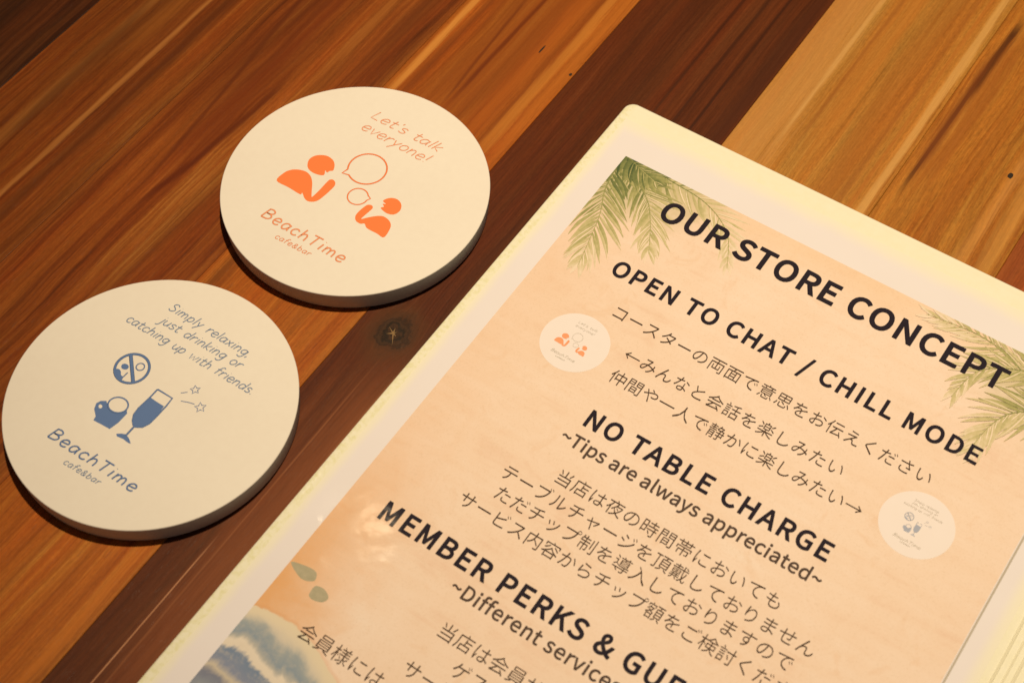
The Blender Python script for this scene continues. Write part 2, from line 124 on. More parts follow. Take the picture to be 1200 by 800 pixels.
  '両': (999, 'm57,768l0,-73l398,0l0,-133l-348,0l0,-644l72,0l0,573l276,0l0,-325l-117,0l0,238l-65,0l0,-304l447,0l0,295l-68,0l0,-229l-123,0l0,325l292,0l0,-484c0,-16,-4,-20,-22,-21l-135,1l26,-68c77,-1,131,-2,164,11c31,12,41,33,41,76l0,556l-366,0l0,133l414,0l0,73z'),
  '人': (999, 'm456,836c-3,-154,3,-642,-413,-853l61,-59c245,131,350,355,397,555c49,-186,157,-433,408,-551l55,63c-354,159,-416,577,-431,697l7,148z'),
  '仲': (999, 'm263,838c-52,-152,-139,-302,-231,-399l43,-73l89,114l0,-559l72,0l0,678l98,218zm591,828l0,-195l-261,0l0,-450l71,0l0,63l190,0l0,-325l74,0l0,325l196,0l0,-57l74,0l0,444l-270,0l0,195zm401,316l0,246l190,0l0,-246zm861,316l-196,0l0,246l196,0z'),
  '会': (999, 'm157,-58c38,14,94,18,623,63l57,-84l67,41c-44,75,-139,183,-229,263l-63,-34l115,-120l-454,-35c71,66,141,146,203,228l441,0l0,73l-828,0l0,-73l285,0c-64,-89,-141,-167,-167,-192l-76,-53zm503,839c-90,-134,-265,-261,-461,-344l55,-65l167,90l0,-61l476,0l0,70l-463,0c86,56,162,119,225,188c60,-62,145,-129,238,-188l169,-87l53,66c-162,56,-325,165,-417,260l30,40z'),
  '伝': (999, 'm389,762l0,-72l501,0l0,72zm355,-21c29,13,74,19,478,62l49,-110l70,33l-166,324l-65,-25l81,-157l-357,-35c62,92,124,208,175,325l328,0l0,73l-625,0l0,-73l206,0c-48,-120,-115,-238,-138,-271c-24,-38,-44,-63,-62,-69zm266,835c-53,-151,-140,-301,-234,-399l43,-73l87,109l0,-550l72,0l0,666l104,226z'),
  '入': (999, 'm295,754c66,-46,116,-102,160,-164c-65,-284,-189,-487,-414,-603l69,-60c203,118,330,302,406,563c110,-201,181,-432,410,-560l37,85c-333,199,-303,574,-622,803z'),
  '内': (999, 'm99,668l0,-750l74,0l0,676l288,0c-5,-132,-42,-296,-262,-415l54,-57c134,79,206,174,244,269c92,-84,193,-188,244,-256l62,49c-62,75,-184,191,-283,279l17,131l291,0l0,-574c0,-18,-5,-25,-25,-25l-159,2l26,-76c90,0,152,-1,187,12c34,13,45,37,45,86l0,649l-364,0l0,171l-76,0l0,-171z'),
  '制': (999, 'm675,747l0,-553l71,0l0,553zm853,829l0,-806c0,-16,-5,-20,-20,-21l-134,1l25,-79c75,0,130,1,160,14c31,14,43,36,43,86l0,805zm142,815c-21,-97,-55,-197,-101,-264l67,-28l50,103l131,0l0,-105l-244,0l0,-69l244,0l0,-101l-198,0l0,-349l68,0l0,281l130,0l0,-362l72,0l0,362l138,0l0,-205l-14,-14l-86,1l21,-66c55,0,94,1,117,12c25,12,31,31,31,65l0,275l-207,0l0,101l242,0l0,69l-242,0l0,105l203,0l0,69l-203,0l0,140l-72,0l0,-140l-106,0l29,106z'),
  '員': (999, 'm265,739l474,0l0,-103l-474,0zm190,800l0,-226l628,0l0,226zm221,339l559,0l0,-71l-559,0zm221,215l559,0l0,-72l-559,0zm221,461l559,0l0,-70l-559,0zm581,36l316,-118l64,54l-316,113zm147,517l0,-430l187,0c-64,-41,-192,-87,-295,-113l55,-55c104,26,233,75,312,124l-66,44l517,0l0,430z'),
  '夜': (999, 'm559,405l115,-117l50,42l-119,112zm554,476l272,0c-40,-120,-103,-219,-183,-297c-62,62,-112,134,-148,211zm561,657c-46,-127,-143,-274,-256,-363l52,-52l93,93c38,-75,85,-143,140,-203c-83,-68,-180,-117,-284,-150l48,-62c103,37,202,89,288,161c79,-72,172,-128,276,-163l51,66c-103,30,-195,81,-273,146c98,99,176,228,220,393l-47,23l-14,-3l-263,0l44,93zm287,657c-58,-143,-156,-279,-263,-365l57,-57l111,119l0,-433l73,0l0,534l95,180zm429,822l52,-94l-421,0l0,-71l881,0l0,71l-375,0l-67,117z'),
  '容': (999, 'm331,631c-57,-73,-151,-144,-242,-189l53,-57c91,52,194,135,259,223zm586,587c92,-57,205,-143,259,-200l54,50c-57,57,-172,139,-263,193zm494,543c-95,-148,-272,-272,-457,-341l49,-60l134,65l0,-288l73,0l0,34l411,0l0,-30l76,0l0,296l130,-65l49,63c-162,64,-305,143,-418,271l18,26zm293,20l0,168l411,0l0,-168zm298,255c76,52,146,113,203,180c67,-73,139,-131,217,-180zm432,828l41,-81l-390,0l0,-182l73,0l0,113l684,0l0,-113l77,0l0,182l-357,0l-51,99z'),
  '導': (999, 'm80,778c51,-37,109,-91,135,-130l53,47c-27,38,-87,90,-137,124zm446,517l336,0l0,-46l-336,0zm446,431l336,0l0,-48l-336,0zm446,601l336,0l0,-44l-336,0zm252,594l-201,0l0,-60l132,0l0,-151c-40,-17,-85,-55,-130,-100l41,-54c52,60,99,110,133,110c20,0,47,-30,86,-53c63,-39,145,-47,264,-47l89,1l0,-59l-611,0l0,-60l212,0l-49,-42c53,-33,118,-83,146,-120l54,48c-30,35,-92,82,-146,114l394,0l0,-114c0,-13,-5,-16,-22,-17l-137,0l26,-65c82,0,133,0,165,11c32,11,40,30,40,69l0,116l202,0l0,60l-202,0l0,61l201,7l18,65l-379,-17c-110,0,-193,5,-252,42l-74,49zm747,839l-52,-92l-161,0l12,4l-55,90l-60,-18l45,-76l-166,0l0,-55l257,0l-19,-50l-172,0l0,-299l478,0l0,299l-239,0l25,50l293,0l0,55l-167,0l52,77z'),
  '帯': (999, 'm78,448l0,-198l71,0l0,136l310,0l0,-105l-268,0l0,-287l73,0l0,225l195,0l0,-299l74,0l0,299l215,0l0,-146l-17,-15l-115,1l24,-65l145,12c29,11,37,29,37,67l0,208l-289,0l0,105l316,0l0,-136l73,0l0,198zm460,571l-173,0l0,99l173,0zm533,571l0,99l180,0l0,-99zm51,734l0,-64l165,0l0,-160l571,0l0,160l163,0l0,64l-163,0l0,99l-74,0l0,-99l-180,0l0,105l-73,0l0,-105l-173,0l0,99l-71,0l0,-99z'),
  '店': (999, 'm291,289l0,-356l74,0l0,40l423,0l0,-38l76,0l0,354l-278,0l0,134l326,0l0,69l-326,0l0,119l-76,0l0,-322zm365,40l0,179l423,0l0,-179zm465,819l53,-102l-393,0l0,-262c0,-144,-8,-348,-95,-492l66,-43c92,152,106,381,106,535l0,190l741,0l0,72l-341,0l-64,119z'),
  '当': (999, 'm121,768c53,-71,107,-168,129,-233l72,33c-23,63,-78,157,-133,227zm800,804c-29,-77,-85,-183,-128,-250l65,-25l144,248zm115,38l0,-75l674,0l0,-44l79,0l0,566l-329,0l0,354l-82,0l0,-354l-322,0l0,-75l654,0l0,-144l-621,0l0,-72l621,0l0,-156z'),
  '思': (999, 'm288,241l0,-198c0,-80,28,-102,135,-102l203,0c92,0,116,33,126,170l-69,29c-6,-114,-14,-130,-63,-130l-191,0c-57,0,-66,5,-66,33l0,198zm379,280c76,-41,166,-104,209,-148l53,52c-46,44,-137,104,-212,142zm741,230c57,-78,115,-183,136,-250l73,31c-23,69,-84,171,-143,247zm158,247c-21,-79,-60,-178,-109,-240l66,-36c50,66,87,170,110,252zm145,795l0,-451l701,0l0,451zm216,538l243,0l0,-128l-243,0zm533,538l239,0l0,-128l-239,0zm216,728l243,0l0,-127l-243,0zm533,728l239,0l0,-127l-239,0z'),
  '意': (999, 'm298,149l0,-129c0,-73,26,-91,127,-91l189,0c82,0,104,26,113,139l-66,25c-4,-89,-10,-101,-53,-101l-177,0c-52,0,-61,4,-61,28l0,129zm740,140c51,-54,106,-128,128,-177l63,31c-24,49,-80,121,-132,173zm181,157c-25,-58,-69,-130,-120,-174l62,-37c51,48,92,123,121,183zm261,323l480,0l0,-70l-480,0zm261,440l480,0l0,-68l-480,0zm190,492l0,-291l252,0l-35,-33l156,-112l47,47l-142,98l348,0l0,291zm338,704l322,0l-46,-100l-233,0zm442,831l34,-66l-358,0l0,-61l210,0l-59,-14l36,-86l-232,0l0,-61l859,0l0,61l-241,0l47,87l-58,13l200,0l0,61l-320,0l-46,83z'),
  '戴': (999, 'm703,778c49,-34,105,-87,129,-123l55,43c-26,38,-83,87,-133,121zm345,44l107,-112l61,32l-110,109zm213,75c-35,-42,-93,-86,-148,-117l54,-44c54,34,118,89,160,140zm163,389l134,0l0,-53l-134,0zm358,389l131,0l0,-53l-131,0zm163,484l134,0l0,-54l-134,0zm358,484l131,0l0,-54l-131,0zm82,243l0,-49l124,0l0,-56l-157,0l0,-53l543,0l0,53l-145,0l0,56l124,0l0,49l-124,0l0,50l107,0l0,233l-453,0l0,-233l105,0l0,-50zm270,293l114,0l0,-50l-114,0zm819,503c-17,-107,-42,-203,-81,-286c-23,97,-41,219,-50,358l245,0l0,61l-249,0l-4,204l-75,0l6,-204l-245,0l0,61l188,0l0,60l-188,0l0,83l-72,0l0,-83l-189,0l0,-60l189,0l0,-61l-252,0l0,-61l573,0c12,-175,36,-331,72,-447c-43,-61,-97,-111,-165,-149l51,-56c57,34,104,76,144,124c36,-79,81,-125,136,-125c65,0,90,37,103,160l-58,39c-5,-94,-15,-127,-37,-127c-34,0,-67,45,-95,123c62,102,100,227,124,370zm270,138l0,56l114,0l0,-56z'),
  '時': (999, 'm444,209c51,-53,105,-127,127,-176l64,39c-23,50,-80,121,-131,172zm630,840l0,-120l-210,0l0,-67l210,0l0,-127l-252,0l0,-68l384,0l0,-112l-379,0l0,-67l379,0l0,-269c0,-15,-5,-18,-21,-19l-134,1l25,-71c81,0,131,2,163,13c31,11,41,32,41,75l0,270l117,0l0,67l-117,0l0,112l127,0l0,68l-259,0l0,127l217,0l0,67l-217,0l0,120zm291,415l0,-230l-145,0l0,230zm291,483l-145,0l0,222l145,0zm76,774l0,-739l70,0l0,82l216,0l0,657z'),
  '検': (999, 'm404,446l0,-257l202,0c-25,-83,-95,-161,-270,-217l41,-57c172,57,252,140,287,230c60,-125,145,-184,263,-230l45,64c-117,39,-198,89,-256,210l199,0l0,257l-225,0l0,93l161,0l0,50l87,-52l40,65c-105,45,-218,136,-289,235l-69,0c-50,-85,-146,-175,-249,-229l0,17l-108,0l0,214l-70,0l0,-214l-141,0l0,-71l135,0c-31,-137,-94,-294,-157,-379l39,-65c46,64,90,168,124,276l0,-465l70,0l0,471l80,-144l41,59l-121,171l0,76l108,0l0,7l14,-27l84,52l0,-47l152,0l0,-93zm658,771c42,-58,106,-118,174,-168l-339,0c68,51,127,112,165,168zm471,386l150,0l0,-84l-2,-52l-148,0zm690,386l156,0l0,-136l-158,0l2,50z'),
  '楽': (999, 'm384,519l230,0l0,-103l-230,0zm384,677l230,0l0,-101l-230,0zm69,735c62,-43,132,-109,163,-156l54,49c-32,47,-103,109,-166,151zm689,492c79,-42,177,-106,225,-150l47,56c-50,44,-151,105,-228,144zm863,789l-165,-165l55,-37l175,164zm36,400l39,-60l223,132l-21,62zm466,840l-26,-102l-125,0l0,-381l144,0l0,-86l-402,0l0,-67l331,0c-87,-88,-225,-166,-351,-205l50,-63c133,49,280,141,372,248l0,-262l76,0l0,258c94,-104,240,-191,377,-236l51,62c-133,38,-272,111,-359,198l340,0l0,67l-409,0l0,86l152,0l0,381l-173,0l34,89z'),
  '様': (999, 'm407,307l101,-135l55,38l-104,131zm336,39l34,-63l235,134l-20,62zm885,345l-124,-135l-61,133l0,37l254,0l0,64l-254,0l0,77l218,0l0,60l-218,0l0,70l241,0l0,62l-133,0l62,106l-74,21l-58,-125l6,-2l-172,0l18,7l-60,116l-60,-20l51,-103l-126,0l0,-62l233,0l0,-70l-204,0l0,-60l204,0l0,-77l-254,0l0,-64l254,0l0,-376c0,-12,-3,-17,-16,-17l-101,1l22,-70c61,0,107,1,134,13c26,12,33,33,33,74l0,195c54,-105,130,-189,224,-237l49,60c-81,33,-149,93,-200,169l32,-25l137,137zm192,839l0,-217l-140,0l0,-70l132,0c-29,-136,-90,-293,-153,-377l38,-65c46,65,89,170,123,277l0,-466l69,0l0,479l79,-145l41,56l-120,178l0,63l115,0l0,70l-115,0l0,217z'),
  '討': (999, 'm89,537l0,-60l301,0l0,60zm89,405l0,-58l302,0l0,58zm47,669l0,-62l382,0l0,62zm160,813l74,-134l62,35l-78,129zm486,411c49,-72,96,-171,114,-236l68,31c-20,64,-68,160,-119,231zm89,273l0,-340l66,0l0,48l236,0l0,292zm155,210l170,0l0,-166l-170,0zm757,835l0,-227l-323,0l0,-73l323,0l0,-514c0,-19,-8,-26,-27,-26l-148,2l27,-78c91,0,146,2,177,16c32,11,46,34,46,86l0,514l121,0l0,73l-121,0l0,227z'),
  '話': (999, 'm82,537l0,-60l292,0l0,60zm82,405l0,-58l292,0l0,58zm41,669l0,-62l367,0l0,62zm154,813l74,-134l61,35l-78,129zm474,293l0,-373l69,0l0,41l289,0l0,-37l72,0l0,369l-181,0l0,167l234,0l0,71l-234,0l0,193l184,49l-49,59c-96,-37,-269,-68,-416,-87l20,-61l192,27l0,-180l-219,0l0,-71l219,0l0,-167zm543,29l0,195l289,0l0,-195zm82,273l0,-340l66,0l0,48l233,0l0,292zm148,210l167,0l0,-166l-167,0z'),
  '間': (999, 'm614,169l0,-97l-235,0l0,97zm614,227l-235,0l0,92l235,0zm312,377l0,-415l67,0l0,51l305,0l0,364zm382,599l0,-89l-217,0l0,89zm382,654l-217,0l0,84l217,0zm839,599l0,-90l-225,0l0,90zm839,654l-225,0l0,84l225,0zm877,796l-334,0l0,-345l296,0l0,-431c0,-18,-6,-24,-23,-24l-140,1l26,-77c83,0,137,1,169,14c33,13,44,37,44,85l0,777zm90,796l0,-877l75,0l0,534l287,0l0,343z'),
  '静': (999, 'm229,839l0,-89l-169,0l0,-57l169,0l0,-60l-151,0l0,-54l151,0l0,-65l-188,0l0,-57l442,0l0,57l-184,0l0,65l154,0l0,54l-154,0l0,60l173,0l0,57l-173,0l0,89zm620,686l138,0l-74,-114l-144,0zm618,840c-36,-99,-97,-195,-164,-257l55,-45l8,8l0,-38l133,0l0,-108l-182,0l0,-62l182,0l0,-112l-139,0l0,-64l139,0l0,-155c0,-14,-5,-18,-18,-18l-110,1l24,-69l138,13c28,11,36,32,36,72l0,156l117,0l0,-39l68,0l0,215l62,0l0,62l-62,0l0,172l-145,0l92,147l-46,30l-11,-3l-143,0l33,77zm837,226l-117,0l0,112l117,0zm837,400l-117,0l0,108l117,0zm166,219l201,0l0,-73l-201,0zm166,273l0,70l201,0l0,-70zm100,399l0,-479l66,0l0,173l201,0l0,-97l-16,-15l-91,1l23,-62l120,12c24,10,31,29,31,63l0,404z'),
  '面': (999, 'm388,334l212,0l0,-113l-212,0zm388,394l0,111l212,0l0,-111zm388,160l212,0l0,-117l-212,0zm58,773l0,-72l385,0l-28,-126l-311,0l0,-655l72,0l0,53l643,0l0,-53l76,0l0,655l-403,0l39,126l413,0l0,72zm176,43l0,462l144,0l0,-462zm819,43l-150,0l0,462l150,0z'),
  '頂': (999, 'm515,420l333,0l0,-96l-333,0zm515,268l333,0l0,-99l-333,0zm515,572l333,0l0,-96l-333,0zm554,94c-50,-43,-152,-92,-236,-120l47,-53c86,29,190,81,254,132zm718,49l198,-131l60,46l-201,126zm39,774l0,-71l161,0l0,-657c0,-15,-6,-20,-22,-21l-128,1l24,-73c79,-1,129,0,159,13c29,13,40,34,40,80l0,657l122,0l0,71zm444,630l0,-519l478,0l0,519l-237,0l33,97l240,0l0,65l-547,0l0,-65l222,0l-23,-97z'),
  '額': (999, 'm614,414l235,0l0,-92l-235,0zm614,265l235,0l0,-96l-235,0zm614,566l235,0l0,-92l-235,0zm653,92c-45,-41,-128,-91,-191,-121l34,-56c66,32,149,83,208,130zm755,48l163,-131l44,53l-167,126zm215,816l30,-73l-183,0l0,-169l57,0l0,107l305,0l0,-107l60,0l0,169l-167,0l-43,96zm152,412l75,-45c-58,-48,-125,-85,-194,-110l39,-62l51,23l0,-294l65,0l0,32l180,0l0,-31l67,0l0,302l6,-4l45,55l-154,99c42,50,79,109,105,176l-38,28l-12,-3l-145,0l24,58l-61,11c-23,-69,-72,-146,-150,-202l40,-50c47,36,84,79,113,124l146,0l-78,-108l-81,47zm188,17l0,151l180,0l0,-151zm144,229l141,101l148,-101zm546,628l0,-520l375,0l0,520l-181,0l27,98l186,0l0,65l-438,0l0,-65l181,0l-19,-98z'),
  ' ': (224, ''),
}
ART_TALK = {
  'head1': [[-19.85, 5.66], [-17.22, 6.62], [-14.39, 6.05], [-12.51, 4.44], [-11.43, 2.09], [-12.33, 1.09], [-12.84, -0.04], [-13.89, 0.41], [-13.07, -1.55], [-14.7, -2.54], [-17.42, -2.84], [-19.69, -2.23], [-21.2, -0.87], [-22.21, 1.54], [-21.68, 3.89]],
  'body1': [[-26.56, -12.97], [-26.44, -8.64], [-25.44, -6.48], [-23.89, -5.07], [-21.67, -4.08], [-19.29, -3.81], [-16.74, -4.79], [-14.66, -6.86], [-12.97, -9.41], [-11.14, -12.14], [-10.66, -12.2], [-10.3, -8.68], [-10.15, -3.29], [-9.74, -2.13], [-8.74, -1.7], [-7.41, -2.33], [-6.68, -3.77], [-6.76, -6.51], [-7.15, -9.52], [-7.84, -12.6], [-9.2, -14.23], [-11.03, -14.91], [-12.92, -14.3], [-15.01, -12.72], [-15.22, -13.74], [-20.8, -13.31]],
  'head2': [[12.68, -0.4], [13.3, 1.31], [14.88, 2.64], [17.15, 2.96], [19.38, 1.76], [20.52, -0.45], [20.24, -2.64], [19.04, -3.99], [16.87, -4.44], [14.77, -3.97], [13.77, -3.44], [14.47, -2.39], [13.35, -1.58], [14.35, -0.97]],
  'body2': [[9.4, -4.44], [10.65, -4.29], [11.39, -5.25], [11.2, -7.04], [10.73, -9.95], [10.71, -11.45], [12.52, -9.46], [14.89, -7.23], [17.05, -6.26], [19.43, -6.63], [21.25, -7.86], [22.28, -10.09], [22.48, -14.19], [19.21, -14.04], [14.9, -13.92], [12.98, -12.67], [11.73, -13.43], [9.89, -13.34], [8.59, -12.39], [7.91, -10.8], [8.02, -8.1], [8.61, -5.36]],
  'bub1': [[-0.94, 9.24], [5.33, 13.08], [-5.09, 15.24]],
  'tail1': [[-7.56, 5.92], [-7.87, 2.73], [-5.21, 2.99]],
  'bub2': [[3.58, -3.48], [6.85, -1.48], [1.4, -0.35]],
  'tail2': [[5.88, -0.38], [8.12, -1.86], [7.55, -3.72]],
}
ART_QUIET = {
  'ring': [[-13.5, 5.75], [-8.58, 8.96], [-17.42, 10.28]],
  'slash': [[-17.66, 9.88], [-9.4, 1.59]],
  'nhead': [[-16.88, 5.9], [-15.79, 6.14], [-14.86, 5.65], [-14.71, 4.65], [-15.4, 4.04], [-16.4, 3.86], [-17.24, 4.41], [-17.4, 5.25]],
  'nbody': [[-18.17, 2.25], [-17.19, 3.12], [-15.94, 2.76], [-14.94, 1.7], [-13.74, 1.47], [-13.46, 0.33], [-14.72, 0.29], [-16.41, 0.74]],
  'narm': [[-13.74, 1.47], [-13.66, 3.7]],
  'nbub': [[-11.54, 7.81], [-10.25, 8.65], [-12.58, 9.01]],
  'rim': [[-7.73, -8.04], [-4.87, -6.18], [-9.76, -5.71]],
  'mug': [[-11.24, -9.57], [-9.72, -10.48], [-7.62, -10.85], [-4.3, -7.6], [-2.95, -8.9], [-3.02, -13.26], [-3.83, -16.77], [-7.25, -16.91], [-10.72, -17.15], [-11.1, -15.52], [-13.46, -13.67], [-14.41, -11.48], [-13.73, -9.98], [-12.14, -8.94]],
  'hole': [[-13.06, -10.9], [-12.17, -10.93], [-11.53, -11.42], [-11.51, -12.32], [-12.23, -12.64], [-13.1, -12.15], [-13.34, -11.39]],
  'glass_line': [[-0.62, 4.06], [-0.67, 0.21], [-1.13, -5.26], [-0.78, -8.05], [0.32, -9.96], [1.74, -11.28], [3.08, -11.38], [4.88, -10.21], [5.96, -7.79], [6.14, -4.3], [6.17, 0.62], [5.9, 4.02], [-0.62, 4.06]],
  'glass_fill': [[-0.44, 0.27], [2.41, 0.08], [5.61, 0.04], [6.14, -4.3], [5.96, -7.79], [4.88, -10.21], [3.08, -11.38], [1.74, -11.28], [0.32, -9.96], [-0.78, -8.05], [-1.13, -5.26]],
  'stem': [[2.43, -11.43], [2.38, -16.06]],
  'foot': [[-0.75, -16.99], [0.69, -15.9], [1.98, -15.36], [3.82, -15.87], [5.91, -17.23], [4.86, -17.47], [2.54, -17.22], [0.05, -17.58]],
  'star1': [[10.22, 10.89], [9.06, 12.28]],
  'star2': [[16.18, 6.38], [14.88, 7.96]],
  'dash1': [[6.95, 7.22], [8.65, 8.72]],
  'dash2': [[9.01, 4.75], [11.65, 5.79], [13.69, 6.28]],
}


# ------------------------------------------------------------------ node helpers
class NT:
    def __init__(s, name):
        s.m = bpy.data.materials.new(name); s.m.use_nodes = True
        s.t = s.m.node_tree; s.b = s.t.nodes['Principled BSDF']
    def n(s, typ, **kw):
        nd = s.t.nodes.new(typ)
        for k, v in kw.items(): setattr(nd, k, v)
        return nd
    def put(s, sock, v):
        if hasattr(v, 'is_output'): s.t.links.new(v, sock)
        elif v is not None: sock.default_value = v
    def math(s, op, a, b=None, c=None, clamp=False):
        nd = s.n('ShaderNodeMath', operation=op); nd.use_clamp = clamp
        for i, v in enumerate((a, b, c)): s.put(nd.inputs[i], v)
        return nd.outputs[0]
    def mix(s, f, a, b, blend='MIX'):
        nd = s.n('ShaderNodeMix', data_type='RGBA', blend_type=blend)
        s.put(nd.inputs[0], f)
        s.put(nd.inputs[6], (*a, 1) if isinstance(a, tuple) and len(a) == 3 else a)
        s.put(nd.inputs[7], (*b, 1) if isinstance(b, tuple) and len(b) == 3 else b)
        return nd.outputs[2]
    def noise(s, vec, scale, detail=3, rough=0.5, dist=0.0):
        nd = s.n('ShaderNodeTexNoise'); s.put(nd.inputs['Vector'], vec)
        nd.inputs['Scale'].default_value = scale; nd.inputs['Detail'].default_value = detail
        nd.inputs['Roughness'].default_value = rough; nd.inputs['Distortion'].default_value = dist
        return nd.outputs[0]
    def ramp(s, f, stops, interp='LINEAR'):
        nd = s.n('ShaderNodeValToRGB'); s.put(nd.inputs[0], f); cr = nd.color_ramp; cr.interpolation = interp
        while len(cr.elements) > 1: cr.elements.remove(cr.elements[-1])
        for i, (p, c) in enumerate(stops):
            e = cr.elements[0] if i == 0 else cr.elements.new(p)
            e.position = p; e.color = (*c, 1) if not isinstance(c, float) else (c, c, c, 1)
        return nd.outputs[0]
    def smooth(s, v, a, b):
        nd = s.n('ShaderNodeMapRange', interpolation_type='SMOOTHSTEP'); s.put(nd.inputs[0], v)
        nd.inputs[1].default_value = a; nd.inputs[2].default_value = b
        return nd.outputs[0]
    def bump(s, h, strength, dist, normal=None):
        nd = s.n('ShaderNodeBump'); nd.inputs['Strength'].default_value = strength; nd.inputs['Distance'].default_value = dist
        s.put(nd.inputs['Height'], h)
        if normal is not None: s.put(nd.inputs['Normal'], normal)
        return nd.outputs[0]
def lin(*rgb):
    return tuple((c/255/12.92 if c/255 <= 0.04045 else ((c/255+0.055)/1.055)**2.4) for c in rgb)

# ------------------------------------------------------------------ wood
# table frame: X runs along the planks, Y across them (both in mm, shader multiplies by 1000)
TABLE_ANG = 55.5
def wood(name, stops, seed, fibre=0.5, streaks=(), figure=1.0, rough=0.42, knot=None, dist=1.2):
    """stops: colour ramp of the broad grain; streaks: (x0, x1, y0, slope, curve, width, colour, strength, softness)"""
    t = NT(name)
    tc = t.n('ShaderNodeTexCoord'); mp = t.n('ShaderNodeMapping'); mp.inputs['Scale'].default_value = (1000, 1000, 1000)
    t.put(mp.inputs[0], tc.outputs['Object'])
    sx = t.n('ShaderNodeSeparateXYZ'); t.put(sx.inputs[0], mp.outputs[0])
    X, Y = sx.outputs[0], sx.outputs[1]
    cmb0 = t.n('ShaderNodeCombineXYZ'); t.put(cmb0.inputs[0], t.math('MULTIPLY', X, 0.010)); t.put(cmb0.inputs[1], t.math('MULTIPLY', Y, 0.03)); cmb0.inputs[2].default_value = seed*3.1
    wob = t.math('MULTIPLY', t.math('SUBTRACT', t.noise(cmb0.outputs[0], 1.0, 2), 0.5), 11.0*figure)     # slow wander of the grain
    cmbw = t.n('ShaderNodeCombineXYZ'); t.put(cmbw.inputs[0], t.math('MULTIPLY', X, 0.05)); t.put(cmbw.inputs[1], t.math('MULTIPLY', Y, 0.15)); cmbw.inputs[2].default_value = seed*1.7
    wob2 = t.math('MULTIPLY', t.math('SUBTRACT', t.noise(cmbw.outputs[0], 1.0, 2), 0.5), 1.6*figure)
    Yw = t.math('ADD', Y, t.math('ADD', wob, wob2))
    def coords(kx, ky, z):
        c = t.n('ShaderNodeCombineXYZ'); t.put(c.inputs[0], t.math('MULTIPLY', X, kx)); t.put(c.inputs[1], t.math('MULTIPLY', Yw, ky)); c.inputs[2].default_value = z
        return c.outputs[0]
    kn = None
    if knot:                                       # grain bends round the knot
        kx, ky, kr = knot
        dx = t.math('DIVIDE', t.math('SUBTRACT', X, kx), kr*1.15); dy = t.math('DIVIDE', t.math('SUBTRACT', Y, ky), kr)
        kd = t.math('SQRT', t.math('ADD', t.math('MULTIPLY', dx, dx), t.math('MULTIPLY', dy, dy)))
        kn = t.math('ADD', kd, t.math('MULTIPLY', t.math('SUBTRACT', t.noise(mp.outputs[0], 0.22, 4, 0.65), 0.5), 1.3))
        push = t.math('DIVIDE', t.math('MULTIPLY', dy, -7.0), t.math('ADD', 1.0, t.math('POWER', kd, 3.0)))
        Yw = t.math('ADD', Yw, push)
    broad = t.noise(coords(0.0035, 0.055, seed), 1.0, 4, 0.6, 0.0)
    mid = t.noise(coords(0.006, 0.30, seed+5), 1.0, 5, 0.68, 0.0)
    fine = t.noise(coords(0.022, 1.5, seed+9), 1.0, 5, 0.75, 0.0)
    hair = t.noise(coords(0.22, 2.2, seed+2), 1.0, 3, 0.7)
    fleck = t.noise(coords(0.5, 1.1, seed+4), 1.0, 3, 0.7)
    v = t.math('ADD', t.math('MULTIPLY', broad, 0.5), t.math('MULTIPLY', mid, 0.5))
    v = t.math('ADD', v, t.math('MULTIPLY', t.math('SUBTRACT', fine, 0.5), 0.16*fibre*2))
    col = t.ramp(v, stops)
    hue = t.noise(coords(0.005, 0.09, seed+21), 1.0, 3, 0.6)
    col = t.mix(1.0, col, t.ramp(hue, [(0.32, (1.08, 0.94, 0.85)), (0.5, (0.97, 0.98, 0.98)), (0.66, (0.86, 1.0, 1.15))]), 'MULTIPLY')
    fib = t.math('ADD', t.math('MULTIPLY', t.math('SUBTRACT', fine, 0.5), 0.7*fibre), t.math('MULTIPLY', t.math('SUBTRACT', hair, 0.5), 1.0*fibre))
    fib = t.math('ADD', fib, t.math('MULTIPLY', t.math('SUBTRACT', fleck, 0.5), 0.8*fibre))
    lum = t.math('ADD', 1.0, fib)
    # short dark pores along the fibre
    por = t.noise(coords(0.16, 4.2, seed+13), 1.0, 2, 0.5)
    pm = t.smooth(por, 0.66, 0.74)
    lum = t.math('MULTIPLY', lum, t.math('SUBTRACT', 1.0, t.math('MULTIPLY', pm, 0.30)))
    # mottle, the faint cross figure seen on the sanded face
    mot = t.noise(mp.outputs[0], 0.9, 3, 0.6)
    lum = t.math('MULTIPLY', lum, t.math('ADD', 0.88, t.math('MULTIPLY', mot, 0.24)))
    cl = t.n('ShaderNodeCombineColor'); [t.put(cl.inputs[i], lum) for i in range(3)]
    col = t.mix(1.0, col, cl.outputs[0], 'MULTIPLY')
    for (x0, x1, y0, slope, curve, width, c, strength, soft) in streaks:
        dxx = t.math('SUBTRACT', X, x0)
        yc = t.math('ADD', y0, t.math('ADD', t.math('MULTIPLY', dxx, slope), t.math('MULTIPLY', t.math('MULTIPLY', dxx, dxx), curve)))
        jit = t.math('MULTIPLY', t.math('SUBTRACT', t.noise(coords(0.012, 0.2, seed+31+y0), 1.0, 5, 0.7), 0.5), width*1.9*soft)
        d = t.math('ABSOLUTE', t.math('ADD', t.math('ADD', t.math('SUBTRACT', Y, yc), jit), t.math('MULTIPLY', t.math('SUBTRACT', fine, 0.5), width*0.9)))
        m = t.math('SUBTRACT', 1.0, t.smooth(d, width*(0.5-0.45*min(soft, 1.0)), width*(0.5+0.45*soft)))
        L = x1-x0
        m = t.math('MULTIPLY', m, t.math('MULTIPLY', t.smooth(X, x0, x0+L*0.25), t.math('SUBTRACT', 1.0, t.smooth(X, x1-L*0.25, x1))))
        m = t.math('MULTIPLY', m, t.math('ADD', 0.55, t.math('MULTIPLY', fine, 0.8)), None, True)
